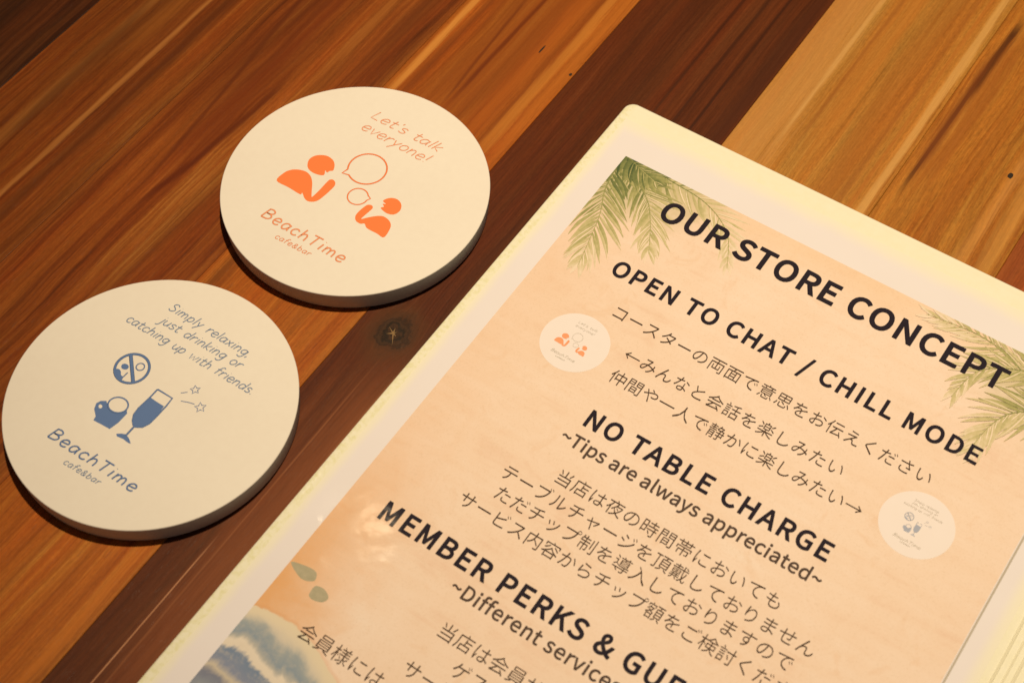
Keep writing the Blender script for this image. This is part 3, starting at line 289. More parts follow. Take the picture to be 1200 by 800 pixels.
        col = t.mix(t.math('MULTIPLY', m, strength), col, c)
    if knot:
        ang = t.math('ARCTAN2', dy, dx)
        rings = t.math('ADD', 0.5, t.math('MULTIPLY', t.math('SINE', t.math('MULTIPLY', kn, 17.0)), 0.5))
        kc = t.mix(rings, lin(62, 40, 24), lin(32, 23, 15))
        col = t.mix(t.math('MULTIPLY', t.math('SUBTRACT', 1.0, t.smooth(kn, 1.0, 2.3)), 0.55), col, lin(84, 52, 26))
        col = t.mix(t.math('MULTIPLY', t.math('SUBTRACT', 1.0, t.smooth(kn, 0.55, 1.4)), 0.94), col, kc)
    t.put(t.b.inputs['Base Color'], col)
    rg = t.math('ADD', rough, t.math('MULTIPLY', t.math('SUBTRACT', fine, 0.5), 0.25))
    t.put(t.b.inputs['Roughness'], rg)
    t.b.inputs['Specular IOR Level'].default_value = 0.2
    h = t.math('ADD', t.math('MULTIPLY', fine, 0.6), t.math('SUBTRACT', t.math('MULTIPLY', hair, 0.35), t.math('MULTIPLY', pm, 0.5)))
    t.put(t.b.inputs['Normal'], t.bump(h, 0.35, 0.00012))
    return t.m

table = bpy.data.objects.new('table_top', None); C.objects.link(table)
table['kind'] = 'structure'
# local axes: x = along planks (world angle 55.5), y = across towards the upper left
table.rotation_euler = (0, 0, R(TABLE_ANG))
def plank(y0, y1, x0, x1, mat, drop=0.0, label=None, seed=0):
    rnd = random.Random(seed)
    bm = bmesh.new(); g = 0.03; bv = 0.22; n = 24
    rows = []
    prof = [(y0+g, -18), (y0+g, -bv), (y0+g+bv*0.4, -bv*0.35), (y0+g+bv, 0), ((y0+y1)/2, 0.0), (y1-g-bv, 0), (y1-g-bv*0.4, -bv*0.35), (y1-g, -bv), (y1-g, -18)]
    for i in range(n+1):
        x = x0+(x1-x0)*i/n
        wv = rnd.uniform(-0.02, 0.02)
        rows.append([bm.verts.new((x*MM, (y+wv*(1 if j not in (4,) else 0))*MM, (z-drop)*MM)) for j, (y, z) in enumerate(prof)])
    for a, b in zip(rows, rows[1:]):
        for j in range(len(prof)-1): bm.faces.new((a[j], b[j], b[j+1], a[j+1]))
    for r_, rev in ((rows[0], False), (rows[-1], True)):
        bm.faces.new(r_ if not rev else r_[::-1])
    bmesh.ops.recalc_face_normals(bm, faces=bm.faces)
    me = bpy.data.meshes.new('plank'); bm.to_mesh(me); bm.free(); me.materials.append(mat)
    o = bpy.data.objects.new('plank', me); C.objects.link(o); o.parent = table
    if label: o['label'] = label
    return o

DARK = [(0.30, lin(60, 25, 10)), (0.45, lin(84, 38, 16)), (0.58, lin(100, 48, 21)), (0.72, lin(118, 61, 30))]
HONEY = [(0.30, lin(104, 48, 13)), (0.43, lin(150, 76, 22)), (0.56, lin(176, 98, 33)), (0.70, lin(202, 130, 54))]
UMBER = [(0.32, lin(76, 33, 9)), (0.44, lin(122, 58, 19)), (0.56, lin(150, 80, 30)), (0.68, lin(184, 118, 56))]
TAN = [(0.28, lin(154, 94, 34)), (0.42, lin(186, 120, 50)), (0.56, lin(202, 138, 64)), (0.72, lin(224, 168, 92))]
OCHRE = [(0.28, lin(142, 74, 24)), (0.43, lin(180, 106, 38)), (0.56, lin(202, 132, 56)), (0.72, lin(222, 160, 78))]
NIGHT = [(0.30, lin(44, 20, 7)), (0.45, lin(64, 30, 11)), (0.6, lin(96, 50, 20)), (0.72, lin(116, 64, 28))]
RED = [(0.30, lin(106, 50, 22)), (0.5, lin(140, 72, 30)), (0.7, lin(164, 92, 42))]

def level(st, k, kb=1.0): return [(p, (c[0]*k, c[1]*k, c[2]*k*kb)) for p, c in st]
DARK = level(DARK, 0.86, 0.8); HONEY = level(HONEY, 0.90, 0.9); UMBER = level(UMBER, 0.90, 0.85); TAN = level(TAN, 0.74, 0.85); OCHRE = level(OCHRE, 0.66, 0.8)
X0, X1 = -120, 760
plank(-120, -52, X0, X1, wood('wood_reddish_far', RED, 3.3), 0.02, 'reddish plank under the far side of the menu', 1)
plank(-52, 0, X0, X1, wood('wood_brown_hidden', UMBER, 7.9), 0.03, 'brown plank running under the menu', 2)
plank(0, 51, X0, X1, wood('wood_reddish', RED, 2.2), 0.0, 'reddish brown plank at the right edge above the menu', 3)
plank(51, 102, X0, X1, wood('wood_ochre', OCHRE, 11.4, 0.8, streaks=(
    (392, 500, 97.5, -0.004, -0.0001, 1.6, lin(22, 11, 5), 1.0, 0.4),
    (452, 512, 96.2, -0.015, 0.0, 3.0, lin(30, 15, 7), 1.0, 0.5),
    (395, 515, 92.5, 0.0, 0.0, 7.0, lin(150, 82, 28), 0.6, 1.0),
    (400, 496, 97.2, 0.0, 0.0, 4.0, lin(120, 62, 22), 0.8, 1.0),
    (360, 470, 56.0, 0.01, 0.0, 6.0, lin(204, 148, 76), 0.5, 0.8),
    (360, 460, 66.0, -0.03, 0.0, 4.0, lin(206, 152, 84), 0.4, 1.0),
    (360, 520, 80.0, 0.0, 0.0, 2.2, lin(150, 88, 30), 0.4, 1.0)), figure=0.7), 0.03, 'ochre plank with a dark crack beside the menu corner', 4)
plank(102, 164.6, X0, X1, wood('wood_tan', TAN, 5.0, 0.85, streaks=(
    (330, 560, 105.2, 0.004, 0.0, 3.2, lin(214, 166, 98), 0.62, 0.5),
    (330, 560, 110.0, 0.004, 0.0, 1.6, lin(170, 100, 38), 0.5, 0.6),
    (330, 560, 155.5, 0.004, 0.0, 16.0, lin(190, 138, 78), 0.6, 0.7),
    (380, 520, 148.0, 0.0, 0.0, 1.6, lin(214, 168, 104), 0.45, 1.2),
    (380, 560, 136.0, 0.0, 0.0, 10.0, lin(186, 112, 42), 0.45, 1.0),
    (330, 560, 122.0, 0.0, 0.0, 8.0, lin(150, 88, 32), 0.5, 1.2),
    (380, 560, 141.0, 0.0, 0.0, 1.4, lin(130, 72, 26), 0.5, 1.3),
    (340, 560, 115.0, 0.0, 0.0, 1.6, lin(134, 76, 28), 0.5, 1.3)), figure=0.5), 0.0, 'pale tan plank behind the top of the menu', 5)
plank(164.6, 231.3, X0, X1, wood('wood_dark_brown', DARK, 1.0, 0.6, streaks=(
    (300, 560, 178.0, 0.01, 0.0, 1.2, lin(46, 20, 8), 0.7, 0.8),
    (300, 560, 186.0, 0.006, 0.0, 1.5, lin(50, 22, 9), 0.6, 0.8),
    (300, 560, 194.5, 0.008, 0.0, 1.2, lin(46, 20, 8), 0.6, 0.8),
    (300, 560, 168.5, 0.0, 0.0, 5.5, lin(66, 30, 14), 0.6, 0.8),
    (70, 150, 218.2, 0.0, 0.0, 0.42, lin(206, 150, 112), 0.8, 0.45),
    (60, 240, 214.5, 0.004, 0.0, 0.6, lin(150, 96, 60), 0.55, 0.6),
    (60, 250, 203.0, 0.0, 0.0, 26.0, lin(134, 74, 38), 0.7, 0.9),
    (170, 240, 204.0, 0.02, 0.0, 2.2, lin(166, 112, 74), 0.55, 1.2)),
    figure=0.35, knot=(243.2, 217.8, 6.6), rough=0.40), 0.04, 'dark brown plank with a knot between the coasters and the menu', 6)
plank(231.3, 291.0, X0, X1, wood('wood_honey', HONEY, 8.0, 0.6, streaks=(
    (290, 560, 262.0, 0.0, 0.0, 36.0, lin(128, 66, 20), 0.7, 0.8),
    (290, 560, 249.0, 0.0, 0.0, 5.0, lin(176, 96, 30), 0.5, 0.9),
    (300, 520, 239.5, 0.008, 0.0, 4.2, lin(198, 128, 52), 0.6, 0.6),
    (300, 520, 234.0, 0.006, 0.0, 4.0, lin(190, 112, 38), 0.5, 0.8),
    (330, 470, 264.0, 0.0, 0.0, 1.5, lin(96, 38, 10), 0.8, 0.9),
    (335, 420, 266.0, 0.06, 0.0, 1.2, lin(100, 42, 12), 0.7, 0.9),
    (310, 480, 287.5, 0.0, 0.0, 2.8, lin(206, 140, 66), 0.8, 0.6),
    (310, 480, 282.5, 0.0, 0.0, 3.5, lin(112, 56, 18), 0.6, 0.8),
    (40, 220, 236.0, 0.0, 0.0, 4.0, lin(196, 116, 40), 0.5, 0.9),
    (215, 262, 286.0, -0.02, 0.0, 2.6, lin(104, 54, 16), 0.6, 0.9)), figure=0.55), 0.0, 'honey coloured plank under the coaster with the orange print', 7)
plank(291.0, 356.0, X0, X1, wood('wood_umber', UMBER, 4.0, 0.6, streaks=(
    (226, 330, 334.6, -0.20, 0.0011, 2.6, lin(84, 30, 8), 0.85, 0.8),
    (226, 420, 335.0, 0.10, 0.0, 1.8, lin(86, 34, 10), 0.7, 0.8),
    (236, 420, 334.0, 0.0, 0.0, 9.0, lin(104, 44, 14), 0.6, 0.8),
    (300, 560, 315.5, 0.0, 0.0, 3.0, lin(160, 96, 40), 0.7, 0.8),
    (300, 560, 304.0, 0.0, 0.0, 12.0, lin(96, 46, 16), 0.6, 1.0),
    (250, 560, 345.0, 0.0, 0.0, 14.0, lin(92, 42, 14), 0.6, 1.0)), figure=0.8), 0.03, 'brown plank with a flame figure left of the coasters', 8)
plank(356.0, 417.0, X0, X1, wood('wood_umber_dark', [(p, tuple(c*0.8 for c in cc)) for p, cc in UMBER], 9.5, 0.6, streaks=(
    (150, 420, 379.0, 0.0, 0.0, 2.0, lin(172, 112, 56), 0.75, 0.9),
    (150, 420, 372.0, 0.0, 0.0, 5.0, lin(82, 38, 13), 0.7, 0.9),
    (190, 420, 399.0, -0.01, 0.0, 4.5, lin(150, 96, 44), 0.65, 0.9),
    (280, 420, 389.0, 0.0, 0.0, 7.0, lin(146, 84, 30), 0.5, 0.9),
    (220, 330, 396.0, 0.02, 0.0, 4.0, lin(72, 34, 12), 0.6, 1.0)), figure=0.6), 0.0, 'brown plank with light streaks towards the upper left corner', 9)
plank(417.0, 480.0, X0, X1, wood('wood_night', NIGHT, 6.6), 0.04, 'darkest plank in the upper left corner', 10)
plank(480.0, 545.0, X0, X1, wood('wood_umber_edge', UMBER, 12.6), 0.0, 'brown plank beyond the upper left corner', 11)
# wood filler in the knot: a small pale star with thin arms
def flat_poly_obj(name, polys, z, mat, parent, th=0.02, smooth=False):
    bm = bmesh.new()
    for i, p in enumerate(polys):
        vs = [bm.verts.new((x*MM, y*MM, z*MM)) for x, y in p]
        f = bm.faces.new(vs)
        if f.normal.z < 0: f.normal_flip()
    bmesh.ops.triangulate(bm, faces=bm.faces[:])
    r = bmesh.ops.extrude_face_region(bm, geom=bm.faces[:])
    for v in [g for g in r['geom'] if isinstance(g, bmesh.types.BMVert)]: v.co.z += th*MM
    bmesh.ops.recalc_face_normals(bm, faces=bm.faces[:])
    me = bpy.data.meshes.new(name); bm.to_mesh(me); bm.free(); me.materials.append(mat)
    o = bpy.data.objects.new(name, me); C.objects.link(o); o.parent = parent
    return o
def plain(name, col, rough=0.6, coat=0.0, spec=0.4, mott=0.0, mscale=3.0):
    t = NT(name)
    if mott:
        tc = t.n('ShaderNodeTexCoord'); mp = t.n('ShaderNodeMapping'); mp.inputs['Scale'].default_value = (1000,)*3
        t.put(mp.inputs[0], tc.outputs['Object'])
        nz = t.noise(mp.outputs[0], mscale, 3, 0.6)
        t.put(t.b.inputs['Base Color'], t.mix(nz, tuple(c*(1-mott) for c in col), tuple(min(1, c*(1+mott)) for c in col)))
    else: t.b.inputs['Base Color'].default_value = (*col, 1)
    t.b.inputs['Roughness'].default_value = rough; t.b.inputs['Specular IOR Level'].default_value = spec
    t.b.inputs['Coat Weight'].default_value = coat; t.b.inputs['Coat Roughness'].default_value = 0.12
    return t.m
fill_m = plain('pale_filler', lin(128, 98, 56), 0.6, mott=0.45, mscale=1.5)
kp = []
for a0, ln, wd in ((15, 2.4, 0.9), (62, 3.6, 0.5), (128, 2.6, 0.9), (212, 5.4, 0.6), (250, 1.8, 1.0), (318, 1.6, 0.6)):
    a = R(a0); ca_, sa = math.cos(a), math.sin(a)
    kp.append([(242.8+ca_*x-sa*y, 217.8+sa*x+ca_*y) for x, y in ((0, -wd*0.5), (ln*0.5, -wd*0.18), (ln, 0), (ln*0.55, wd*0.2), (0, wd*0.5))])
# one outline: merge arms by offsetting heights slightly
kobj = None
for i, p in enumerate(kp):
    o = flat_poly_obj('knot_filler', [p], -0.03+0.004*i, fill_m, table, 0.02)
dot_m = plain('dark_pit', lin(40, 26, 14), 0.8)
def pit(x, y, rx, ry):
    flat_poly_obj('wood_pit', [[(x+rx*math.cos(k*math.pi/5)*(1+0.2*math.sin(k*2.3)), y+ry*math.sin(k*math.pi/5)) for k in range(10)]], -0.01, dot_m, table, 0.015)
pit(429.6, 66.1, 1.5, 1.0); pit(381.9, 232.6, 0.9, 0.6); pit(387.2, 249.6, 2.6, 0.4)

# ------------------------------------------------------------------ lettering and line art helpers
import re
def parse(s):
    out = []
    for sub in s.split('z'):
        if not sub: continue
        cmds = re.findall(r'([mlc])([-\d,]+)', sub)
        pts = []; x = y = 0
        for c, a in cmds:
            v = [int(q) for q in a.split(',')]
            if c == 'm': x, y = v; pts.append([(x, y), None, None])
            elif c == 'l':
                pts[-1][2] = None; x += v[0]; y += v[1]; pts.append([(x, y), None, None])
            else:
                pts[-1][2] = (x+v[0], y+v[1]); h2 = (x+v[2], y+v[3]); x += v[4]; y += v[5]; pts.append([(x, y), h2, None])
        if len(pts) > 2 and math.dist(pts[0][0], pts[-1][0]) < 3:
            pts[0][1] = pts[-1][1]; pts.pop()
        out.append(pts)
    return out
PARSED = {k: parse(v[1]) for k, v in GLYPHS.items()}
def glyph_bounds(ch):
    xs = [p[0][0] for s in PARSED[ch] for p in s]; return (min(xs), max(xs)) if xs else (0, 0)
def flatten(sub, n):
    out = []; N = len(sub)
    for i in range(N):
        p, _, hr = sub[i]; q, hl, _ = sub[(i+1) % N]
        if hr is None and hl is None or (hr is None or hl is None): out.append(p); continue
        for j in range(n):
            t = j/n; a = (1-t)**3; b = 3*(1-t)**2*t; c = 3*(1-t)*t*t; d = t**3
            out.append((a*p[0]+b*hr[0]+c*hl[0]+d*q[0], a*p[1]+b*hr[1]+c*hl[1]+d*q[1]))
    res = []
    for p in out:
        if not res or math.dist(p, res[-1]) > 3: res.append(p)
    while len(res) > 3 and math.dist(res[0], res[-1]) < 3: res.pop()
    return res
def area2(P): return sum(a[0]*b[1]-a[1]*b[0] for a, b in zip(P, P[1:]+P[:1]))
def fatten(P, d, sgn):
    """move every corner outwards by d (mitred), sgn = orientation of outer contours"""
    out = []; N = len(P)
    for i in range(N):
        a, b, c = P[i-1], P[i], P[(i+1) % N]
        e1 = Vector((b[0]-a[0], b[1]-a[1])).normalized(); e2 = Vector((c[0]-b[0], c[1]-b[1])).normalized()
        n1 = Vector((e1.y, -e1.x))*sgn; n2 = Vector((e2.y, -e2.x))*sgn
        m = n1+n2
        if m.length < 0.3: m = n1
        m.normalize(); k = d/max(0.45, m.dot(n1))
        out.append((b[0]+m.x*k, b[1]+m.y*k))
    return out
OUTL = {}
def outline(ch, n, bold):
    key = (ch, n, bold)
    if key not in OUTL:
        cs = [flatten(sub, n) for sub in PARSED[ch]]
        cs = [c for c in cs if len(c) > 2]
        sgn = 1 if not cs or max((area2(c) for c in cs), key=abs) > 0 else -1
        OUTL[key] = [fatten(c, bold*1000, sgn) if bold else c for c in cs]
    return OUTL[key]
from mathutils.geometry import delaunay_2d_cdt
TRI = {}
def triangulated(ch, n, bold):
    """triangles of a glyph; overlaps of thickened strokes are merged (non-zero winding)"""
    key = (ch, n, bold)
    if key in TRI: return TRI[key]
    cs = outline(ch, n, bold); V_ = []; E_ = []
    for P in cs:
        b = len(V_); V_ += [Vector(p) for p in P]; E_ += [(b+i, b+(i+1) % len(P)) for i in range(len(P))]
    if not V_: TRI[key] = ([], []); return TRI[key]
    ov, oe, of = delaunay_2d_cdt(V_, E_, [], 0, 0.01)[:3]
    keep = []
    for f in of:
        cx = sum(ov[i][0] for i in f)/len(f); cy = sum(ov[i][1] for i in f)/len(f); wn = 0
        for P in cs:
            for (ax, ay), (bx, by) in zip(P, P[1:]+P[:1]):
                if (ay <= cy) != (by <= cy):
                    xx = ax+(cy-ay)/(by-ay)*(bx-ax)
                    if xx > cx: wn += 1 if by > ay else -1
        if wn: keep.append(tuple(f))
    TRI[key] = ([tuple(v) for v in ov], keep)
    return TRI[key]
def text_line(name, text, em, u0, base, mat, parent, z, u1=None, bold=0.0, res=3, label=None):
    """left ink edge at u0 (mm), baseline v=base; tracking is set so the ink ends at u1"""
    k = em/1000.0
    adv = [GLYPHS[c][0] for c in text]
    first = glyph_bounds(text[0])[0]; last = glyph_bounds(text[-1])[1]
    track = 0.0
    if u1 is not None:
        ink_w = (sum(adv[:-1])+last-first)*k
        track = ((u1-u0)-ink_w)/(len(text)-1)
    verts = []; faces = []
    x = u0-first*k
    for c, a in zip(text, adv):
        vv, ff = triangulated(c, res, bold); n0 = len(verts)
        verts += [((x+p[0]*k)*MM, (p[1]*k-base)*MM, z*MM) for p in vv]
        faces += [tuple(n0+i for i in f) for f in ff]
        x += a*k+track
    me = bpy.data.meshes.new(name); me.from_pydata(verts, [], faces); me.materials.append(mat)
    bm = bmesh.new(); bm.from_mesh(me); bm.normal_update()
    for f in bm.faces:
        if f.normal.z < 0: f.normal_flip()
    bm.to_mesh(me); bm.free()
    o = bpy.data.objects.new(name, me); C.objects.link(o); o.parent = parent
    if label: o['label'] = label
    return o

def catmull(pts, n=5, closed=False):
    if len(pts) < 3 and not closed: return list(pts)
    out = []; N = len(pts)
    rng = range(N) if closed else range(N-1)
    for i in rng:
        p0 = pts[(i-1) % N] if closed or i > 0 else pts[0]; p1 = pts[i]; p2 = pts[(i+1) % N]; p3 = pts[(i+2) % N] if closed or i+2 < N else pts[-1]
        for j in range(n):
            t = j/n
            out.append(tuple(0.5*((2*b)+(-a+c)*t+(2*a-5*b+4*c-d)*t*t+(-a+3*b-3*c+d)*t**3) for a, b, c, d in zip(p0, p1, p2, p3)))
    if not closed: out.append(pts[-1])
    return out
def ink_lines(name, lines, width, z, mat, parent, closed=(), label=None, res=1):
    """lines of flat ink, each a very flat rounded ribbon"""
    cu = bpy.data.curves.new(name, 'CURVE'); cu.dimensions = '3D'; cu.bevel_depth = width/2; cu.bevel_resolution = res; cu.use_fill_caps = True
    for i, L in enumerate(lines):
        sp = cu.splines.new('POLY'); sp.points.add(len(L)-1)
        for p, (x, y) in zip(sp.points, L): p.co = (x, y, 0, 1)
        sp.use_cyclic_u = i in closed
    tmp = bpy.data.objects.new('tmp', cu); C.objects.link(tmp)
    me = bpy.data.meshes.new_from_object(tmp.evaluated_get(bpy.context.evaluated_depsgraph_get()))
    bpy.data.objects.remove(tmp); bpy.data.curves.remove(cu)
    for v in me.vertices: v.co = (v.co.x*MM, v.co.y*MM, (z+v.co.z*0.06)*MM)
    me.materials.clear(); me.materials.append(mat)
    o = bpy.data.objects.new(name, me); C.objects.link(o); o.parent = parent
    if label: o['label'] = label
    return o
# hand-lettered alphabet: (advance, strokes); x height 1, ascender 1.65; * before a stroke = straight corners
HAND = {
 'a': (1.0, [[(.78, .85), (.5, 1.0), (.2, .8), (.12, .35), (.32, .02), (.6, .15), (.78, .6)], '*', [(.84, 1.0), (.78, .5), (.86, .0)]]),
 'b': (1.0, ['*', [(.2, 1.6), (.14, .05)], [(.15, .4), (.3, .85), (.6, .95), (.82, .6), (.7, .15), (.4, 0), (.14, .12)]]),
 'c': (.88, [[(.78, .8), (.55, 1.0), (.25, .85), (.12, .45), (.3, .05), (.6, .02), (.8, .2)]]),
 'd': (1.02, [[(.75, .75), (.5, .95), (.2, .8), (.12, .35), (.35, .0), (.65, .15), (.78, .5)], '*', [(.88, 1.65), (.8, .0)]]),
 'e': (.95, [[(.14, .48), (.5, .52), (.8, .62), (.68, .95), (.4, 1.0), (.15, .7), (.14, .3), (.36, .0), (.65, .03), (.82, .2)]]),
 'f': (.75, [[(.8, 1.5), (.6, 1.65), (.38, 1.4), (.3, .8), (.26, .0)], '*', [(.08, .95), (.68, 1.0)]]),
 'g': (1.0, [[(.8, .85), (.5, 1.0), (.2, .8), (.15, .4), (.38, .12), (.68, .3), (.82, .8)], [(.84, 1.0), (.8, .2), (.7, -.4), (.4, -.6), (.12, -.42)]]),
 'h': (.98, ['*', [(.22, 1.6), (.14, .0)], [(.16, .5), (.35, .88), (.62, .95), (.76, .6), (.78, .0)]]),
 'i': (.45, ['*', [(.24, 1.0), (.2, .0)], '*', [(.27, 1.38), (.28, 1.44)]]),
 'j': (.5, [[(.34, 1.0), (.3, .2), (.2, -.4), (-.1, -.55)], '*', [(.36, 1.38), (.37, 1.44)]]),
 'k': (.9, ['*', [(.2, 1.6), (.14, .0)], '*', [(.78, 1.0), (.22, .45), (.8, .0)]]),
 'l': (.42, ['*', [(.24, 1.65), (.18, .0)]]),
 'm': (1.4, ['*', [(.16, 1.0), (.14, .0)], [(.16, .6), (.35, .95), (.58, .9), (.66, .5), (.66, .0)], [(.67, .6), (.85, .95), (1.08, .9), (1.18, .5), (1.2, .0)]]),
 'n': (.95, ['*', [(.16, 1.0), (.14, .0)], [(.16, .55), (.38, .95), (.65, .9), (.75, .5), (.77, .0)]]),
 'o': (.98, [[(.48, 1.0), (.2, .82), (.12, .4), (.35, .02), (.66, .1), (.84, .5), (.72, .88), (.48, 1.0)]]),
 'p': (1.0, ['*', [(.18, 1.0), (.12, -.6)], [(.16, .5), (.35, .9), (.65, .95), (.82, .55), (.65, .1), (.35, .02), (.15, .25)]]),
 'r': (.78, ['*', [(.18, 1.0), (.14, .0)], [(.15, .5), (.35, .88), (.58, 1.0), (.74, .9)]]),
 's': (.82, [[(.7, .85), (.48, 1.0), (.2, .88), (.2, .64), (.5, .5), (.7, .32), (.58, .05), (.3, .0), (.1, .15)]]),
 't': (.78, [[(.36, 1.45), (.3, .6), (.34, .08), (.56, .0), (.72, .12)], '*', [(.06, .98), (.72, 1.0)]]),
 'u': (.98, [[(.16, 1.0), (.14, .4), (.3, .02), (.58, .08), (.76, .5)], '*', [(.82, 1.0), (.78, .4), (.84, .0)]]),
 'v': (.9, ['*', [(.1, 1.0), (.42, .0), (.82, 1.0)]]),
 'w': (1.25, ['*', [(.1, 1.0), (.34, .02), (.62, .8), (.88, .02), (1.16, 1.0)]]),
 'x': (.88, ['*', [(.12, 1.0), (.78, .0)], '*', [(.76, 1.0), (.08, .0)]]),
 'y': (.95, ['*', [(.12, 1.0), (.44, .2)], '*', [(.84, 1.0), (.44, .1), (.14, -.6)]]),
 'L': (1.0, ['*', [(.2, 1.55), (.14, .04), (.86, .02)]]),
 'S': (1.1, [[(.9, 1.3), (.62, 1.58), (.28, 1.42), (.26, 1.05), (.6, .82), (.88, .5), (.7, .1), (.35, .0), (.1, .25)]]),
 'B': (1.2, ['*', [(.24, 1.5), (.16, .02)], [(.2, 1.5), (.6, 1.6), (.92, 1.35), (.8, .98), (.3, .82)], [(.3, .84), (.8, .82), (1.02, .5), (.8, .12), (.17, .02)]]),
 'T': (1.1, ['*', [(.08, 1.5), (1.06, 1.55)], '*', [(.58, 1.52), (.5, .0)]]),
 '&': (1.1, [[(.95, .0), (.6, .4), (.3, .95), (.35, 1.3), (.6, 1.4), (.72, 1.1), (.5, .8), (.15, .5), (.2, .1), (.5, .0), (.8, .3), (.92, .65)]]),
 "'": (.4, ['*', [(.24, 1.6), (.2, 1.3)]]),
 '!': (.5, ['*', [(.3, 1.6), (.24, .45)], '*', [(.22, .08), (.22, .02)]]),
 ',': (.4, ['*', [(.22, .12), (.12, -.25)]]),
 '.': (.5, ['*', [(.16, .1), (.26, .02)]]),
 ' ': (.75, []),
}
def hand_text(name, text, x0, x1, y0, y1, xh, width, z, mat, parent, slant=0.18, label=None, extra=0.0, n=4):
    tot = sum(HAND[c][0]+extra for c in text)
    kx = (x1-x0)/tot; x = 0.0; lines = []
    for c in text:
        a, strokes = HAND[c]; star = False
        for s in strokes:
            if s == '*': star = True; continue
            pts = list(s) if star else catmull(s, n)
            star = False
            L = []
            for px, py in pts:
                X_ = x0+(x+px+slant*py)*kx
                t_ = (X_-x0)/(x1-x0)
                L.append((X_, y0+(y1-y0)*t_+py*xh))
            lines.append(L)
        x += a+extra
    return ink_lines(name, lines, width, z, mat, parent, label=label)
def ellipse(c, a, b, n=40, t0=0.0, t1=2*math.pi):
    va = (a[0]-c[0], a[1]-c[1]); vb = (b[0]-c[0], b[1]-c[1]); closed = abs(t1-t0-2*math.pi) < 1e-6
    return [(c[0]+va[0]*math.cos(t)+vb[0]*math.sin(t), c[1]+va[1]*math.cos(t)+vb[1]*math.sin(t)) for t in [t0+(t1-t0)*i/(n if closed else n-1) for i in range(n)]]
def circle(c, r, n=40): return ellipse(c, (c[0]+r, c[1]), (c[0], c[1]+r), n)

# ------------------------------------------------------------------ printed art of the two coasters (also printed small on the menu)
def sc_(pts, k, off): return [(x*k+off[0], y*k+off[1]) for x, y in pts]
def spline_blob(pts, corners=()):
    return catmull(pts, 4, True)
def art_talk(parent, z, k=1.0, off=(0, 0), fill=None, line=None, pre=''):
    A = ART_TALK
    S = lambda p: sc_(p, k, off)
    for key in ('head1', 'body1'): flat_poly_obj('printed_figure', [S(spline_blob(A[key]))], z, fill, parent, 0.015)
    for key in ('head2', 'body2'): flat_poly_obj('printed_figure', [S(spline_blob(A[key]))], z, fill, parent, 0.015)
    for b, tl, gap in (('bub1', 'tail1', None), ('bub2', 'tail2', None)):
        c, a, d = A[b]; ra = math.dist(c, a); rb = ra
        el = circle(c, (math.dist(c, a)+math.dist(c, d))/2, 60)
        t_ = A[tl]; th = math.atan2(t_[1][1]-c[1], t_[1][0]-c[0])
        R0 = (math.dist(c, a)+math.dist(c, d))/2; half = 0.20 if b == 'bub1' else 0.30
        pts = [(c[0]+R0*math.cos(th+half+(2*math.pi-2*half)*i/50), c[1]+R0*math.sin(th+half+(2*math.pi-2*half)*i/50)) for i in range(51)]
        pts.append(t_[1])
        ink_lines('printed_speech_bubble', [S(pts)], (0.62 if b == 'bub1' else 0.5)*k, z+0.01, line, parent, closed=(0,))
def star(c, tip, inner=0.45):
    r = math.dist(c, tip); a0 = math.atan2(tip[1]-c[1], tip[0]-c[0])
    return [(c[0]+(r if i % 2 == 0 else r*inner)*math.cos(a0+i*math.pi/5), c[1]+(r if i % 2 == 0 else r*inner)*math.sin(a0+i*math.pi/5)) for i in range(10)]
def art_quiet(parent, z, k=1.0, off=(0, 0), fill=None, hole=None):
    A = ART_QUIET; S = lambda p: sc_(p, k, off)
    c, a, d = A['ring']; r0 = (math.dist(c, a)+math.dist(c, d))/2
    ink_lines('printed_no_talking_sign', [S(circle(c, r0, 48)), ], 1.0*k, z+0.01, fill, parent, closed=(0,))
    ink_lines('printed_slash', [S(A['slash'])], 1.35*k, z+0.012, fill, parent)
    ink_lines('printed_figure_arm', [S(A['narm']), S(circle(A['nbub'][0], 1.45, 20))], 0.45*k, z+0.01, fill, parent, closed=(1,))
    flat_poly_obj('printed_figure', [S(catmull(A['nhead'], 3, True))], z, fill, parent, 0.02)
    flat_poly_obj('printed_figure', [S(catmull(A['nbody'], 3, True))], z, fill, parent, 0.02)
    c, a, d = A['rim']
    mug = S(A['mug']); flat_poly_obj('printed_mug', [mug], z, fill, parent, 0.012)
    ink_lines('printed_mug_rim', [S(ellipse(c, a, d, 40))], 0.62*k, z+0.012, fill, parent, closed=(0,))
    if hole: 
        flat_poly_obj('printed_mug_foam', [S(ellipse(c, (c[0]+(a[0]-c[0])*.95, c[1]+(a[1]-c[1])*.95), (c[0]+(d[0]-c[0])*.95, c[1]+(d[1]-c[1])*.95), 32))], z+0.002, hole, parent, 0.014)
        hp = A['hole']; hx = sum(p[0] for p in hp)/len(hp); hy = sum(p[1] for p in hp)/len(hp)
        flat_poly_obj('printed_mug_handle_gap', [S([(hx+(p[0]-hx)*.8, hy+(p[1]-hy)*.8) for p in hp])], z+0.002, hole, parent, 0.014)
    flat_poly_obj('printed_glass', [S(A['glass_fill'])], z, fill, parent, 0.015)
    ink_lines('printed_glass_outline', [S(A['glass_line'])], 0.6*k, z+0.01, fill, parent)
    ink_lines('printed_glass_stem', [S(A['stem'])], 0.75*k, z+0.01, fill, parent)
    flat_poly_obj('printed_glass_foot', [S(A['foot'])], z, fill, parent, 0.013)
    for kx in ('star1', 'star2'): ink_lines('printed_star', [S(star(*A[kx]))], 0.36*k, z+0.01, fill, parent, closed=(0,))
    ink_lines('printed_dash', [S(A['dash1'])], 0.3*k, z+0.01, fill, parent)
    ink_lines('printed_dash', [S(A['dash2'])], 0.3*k, z+0.01, fill, parent)

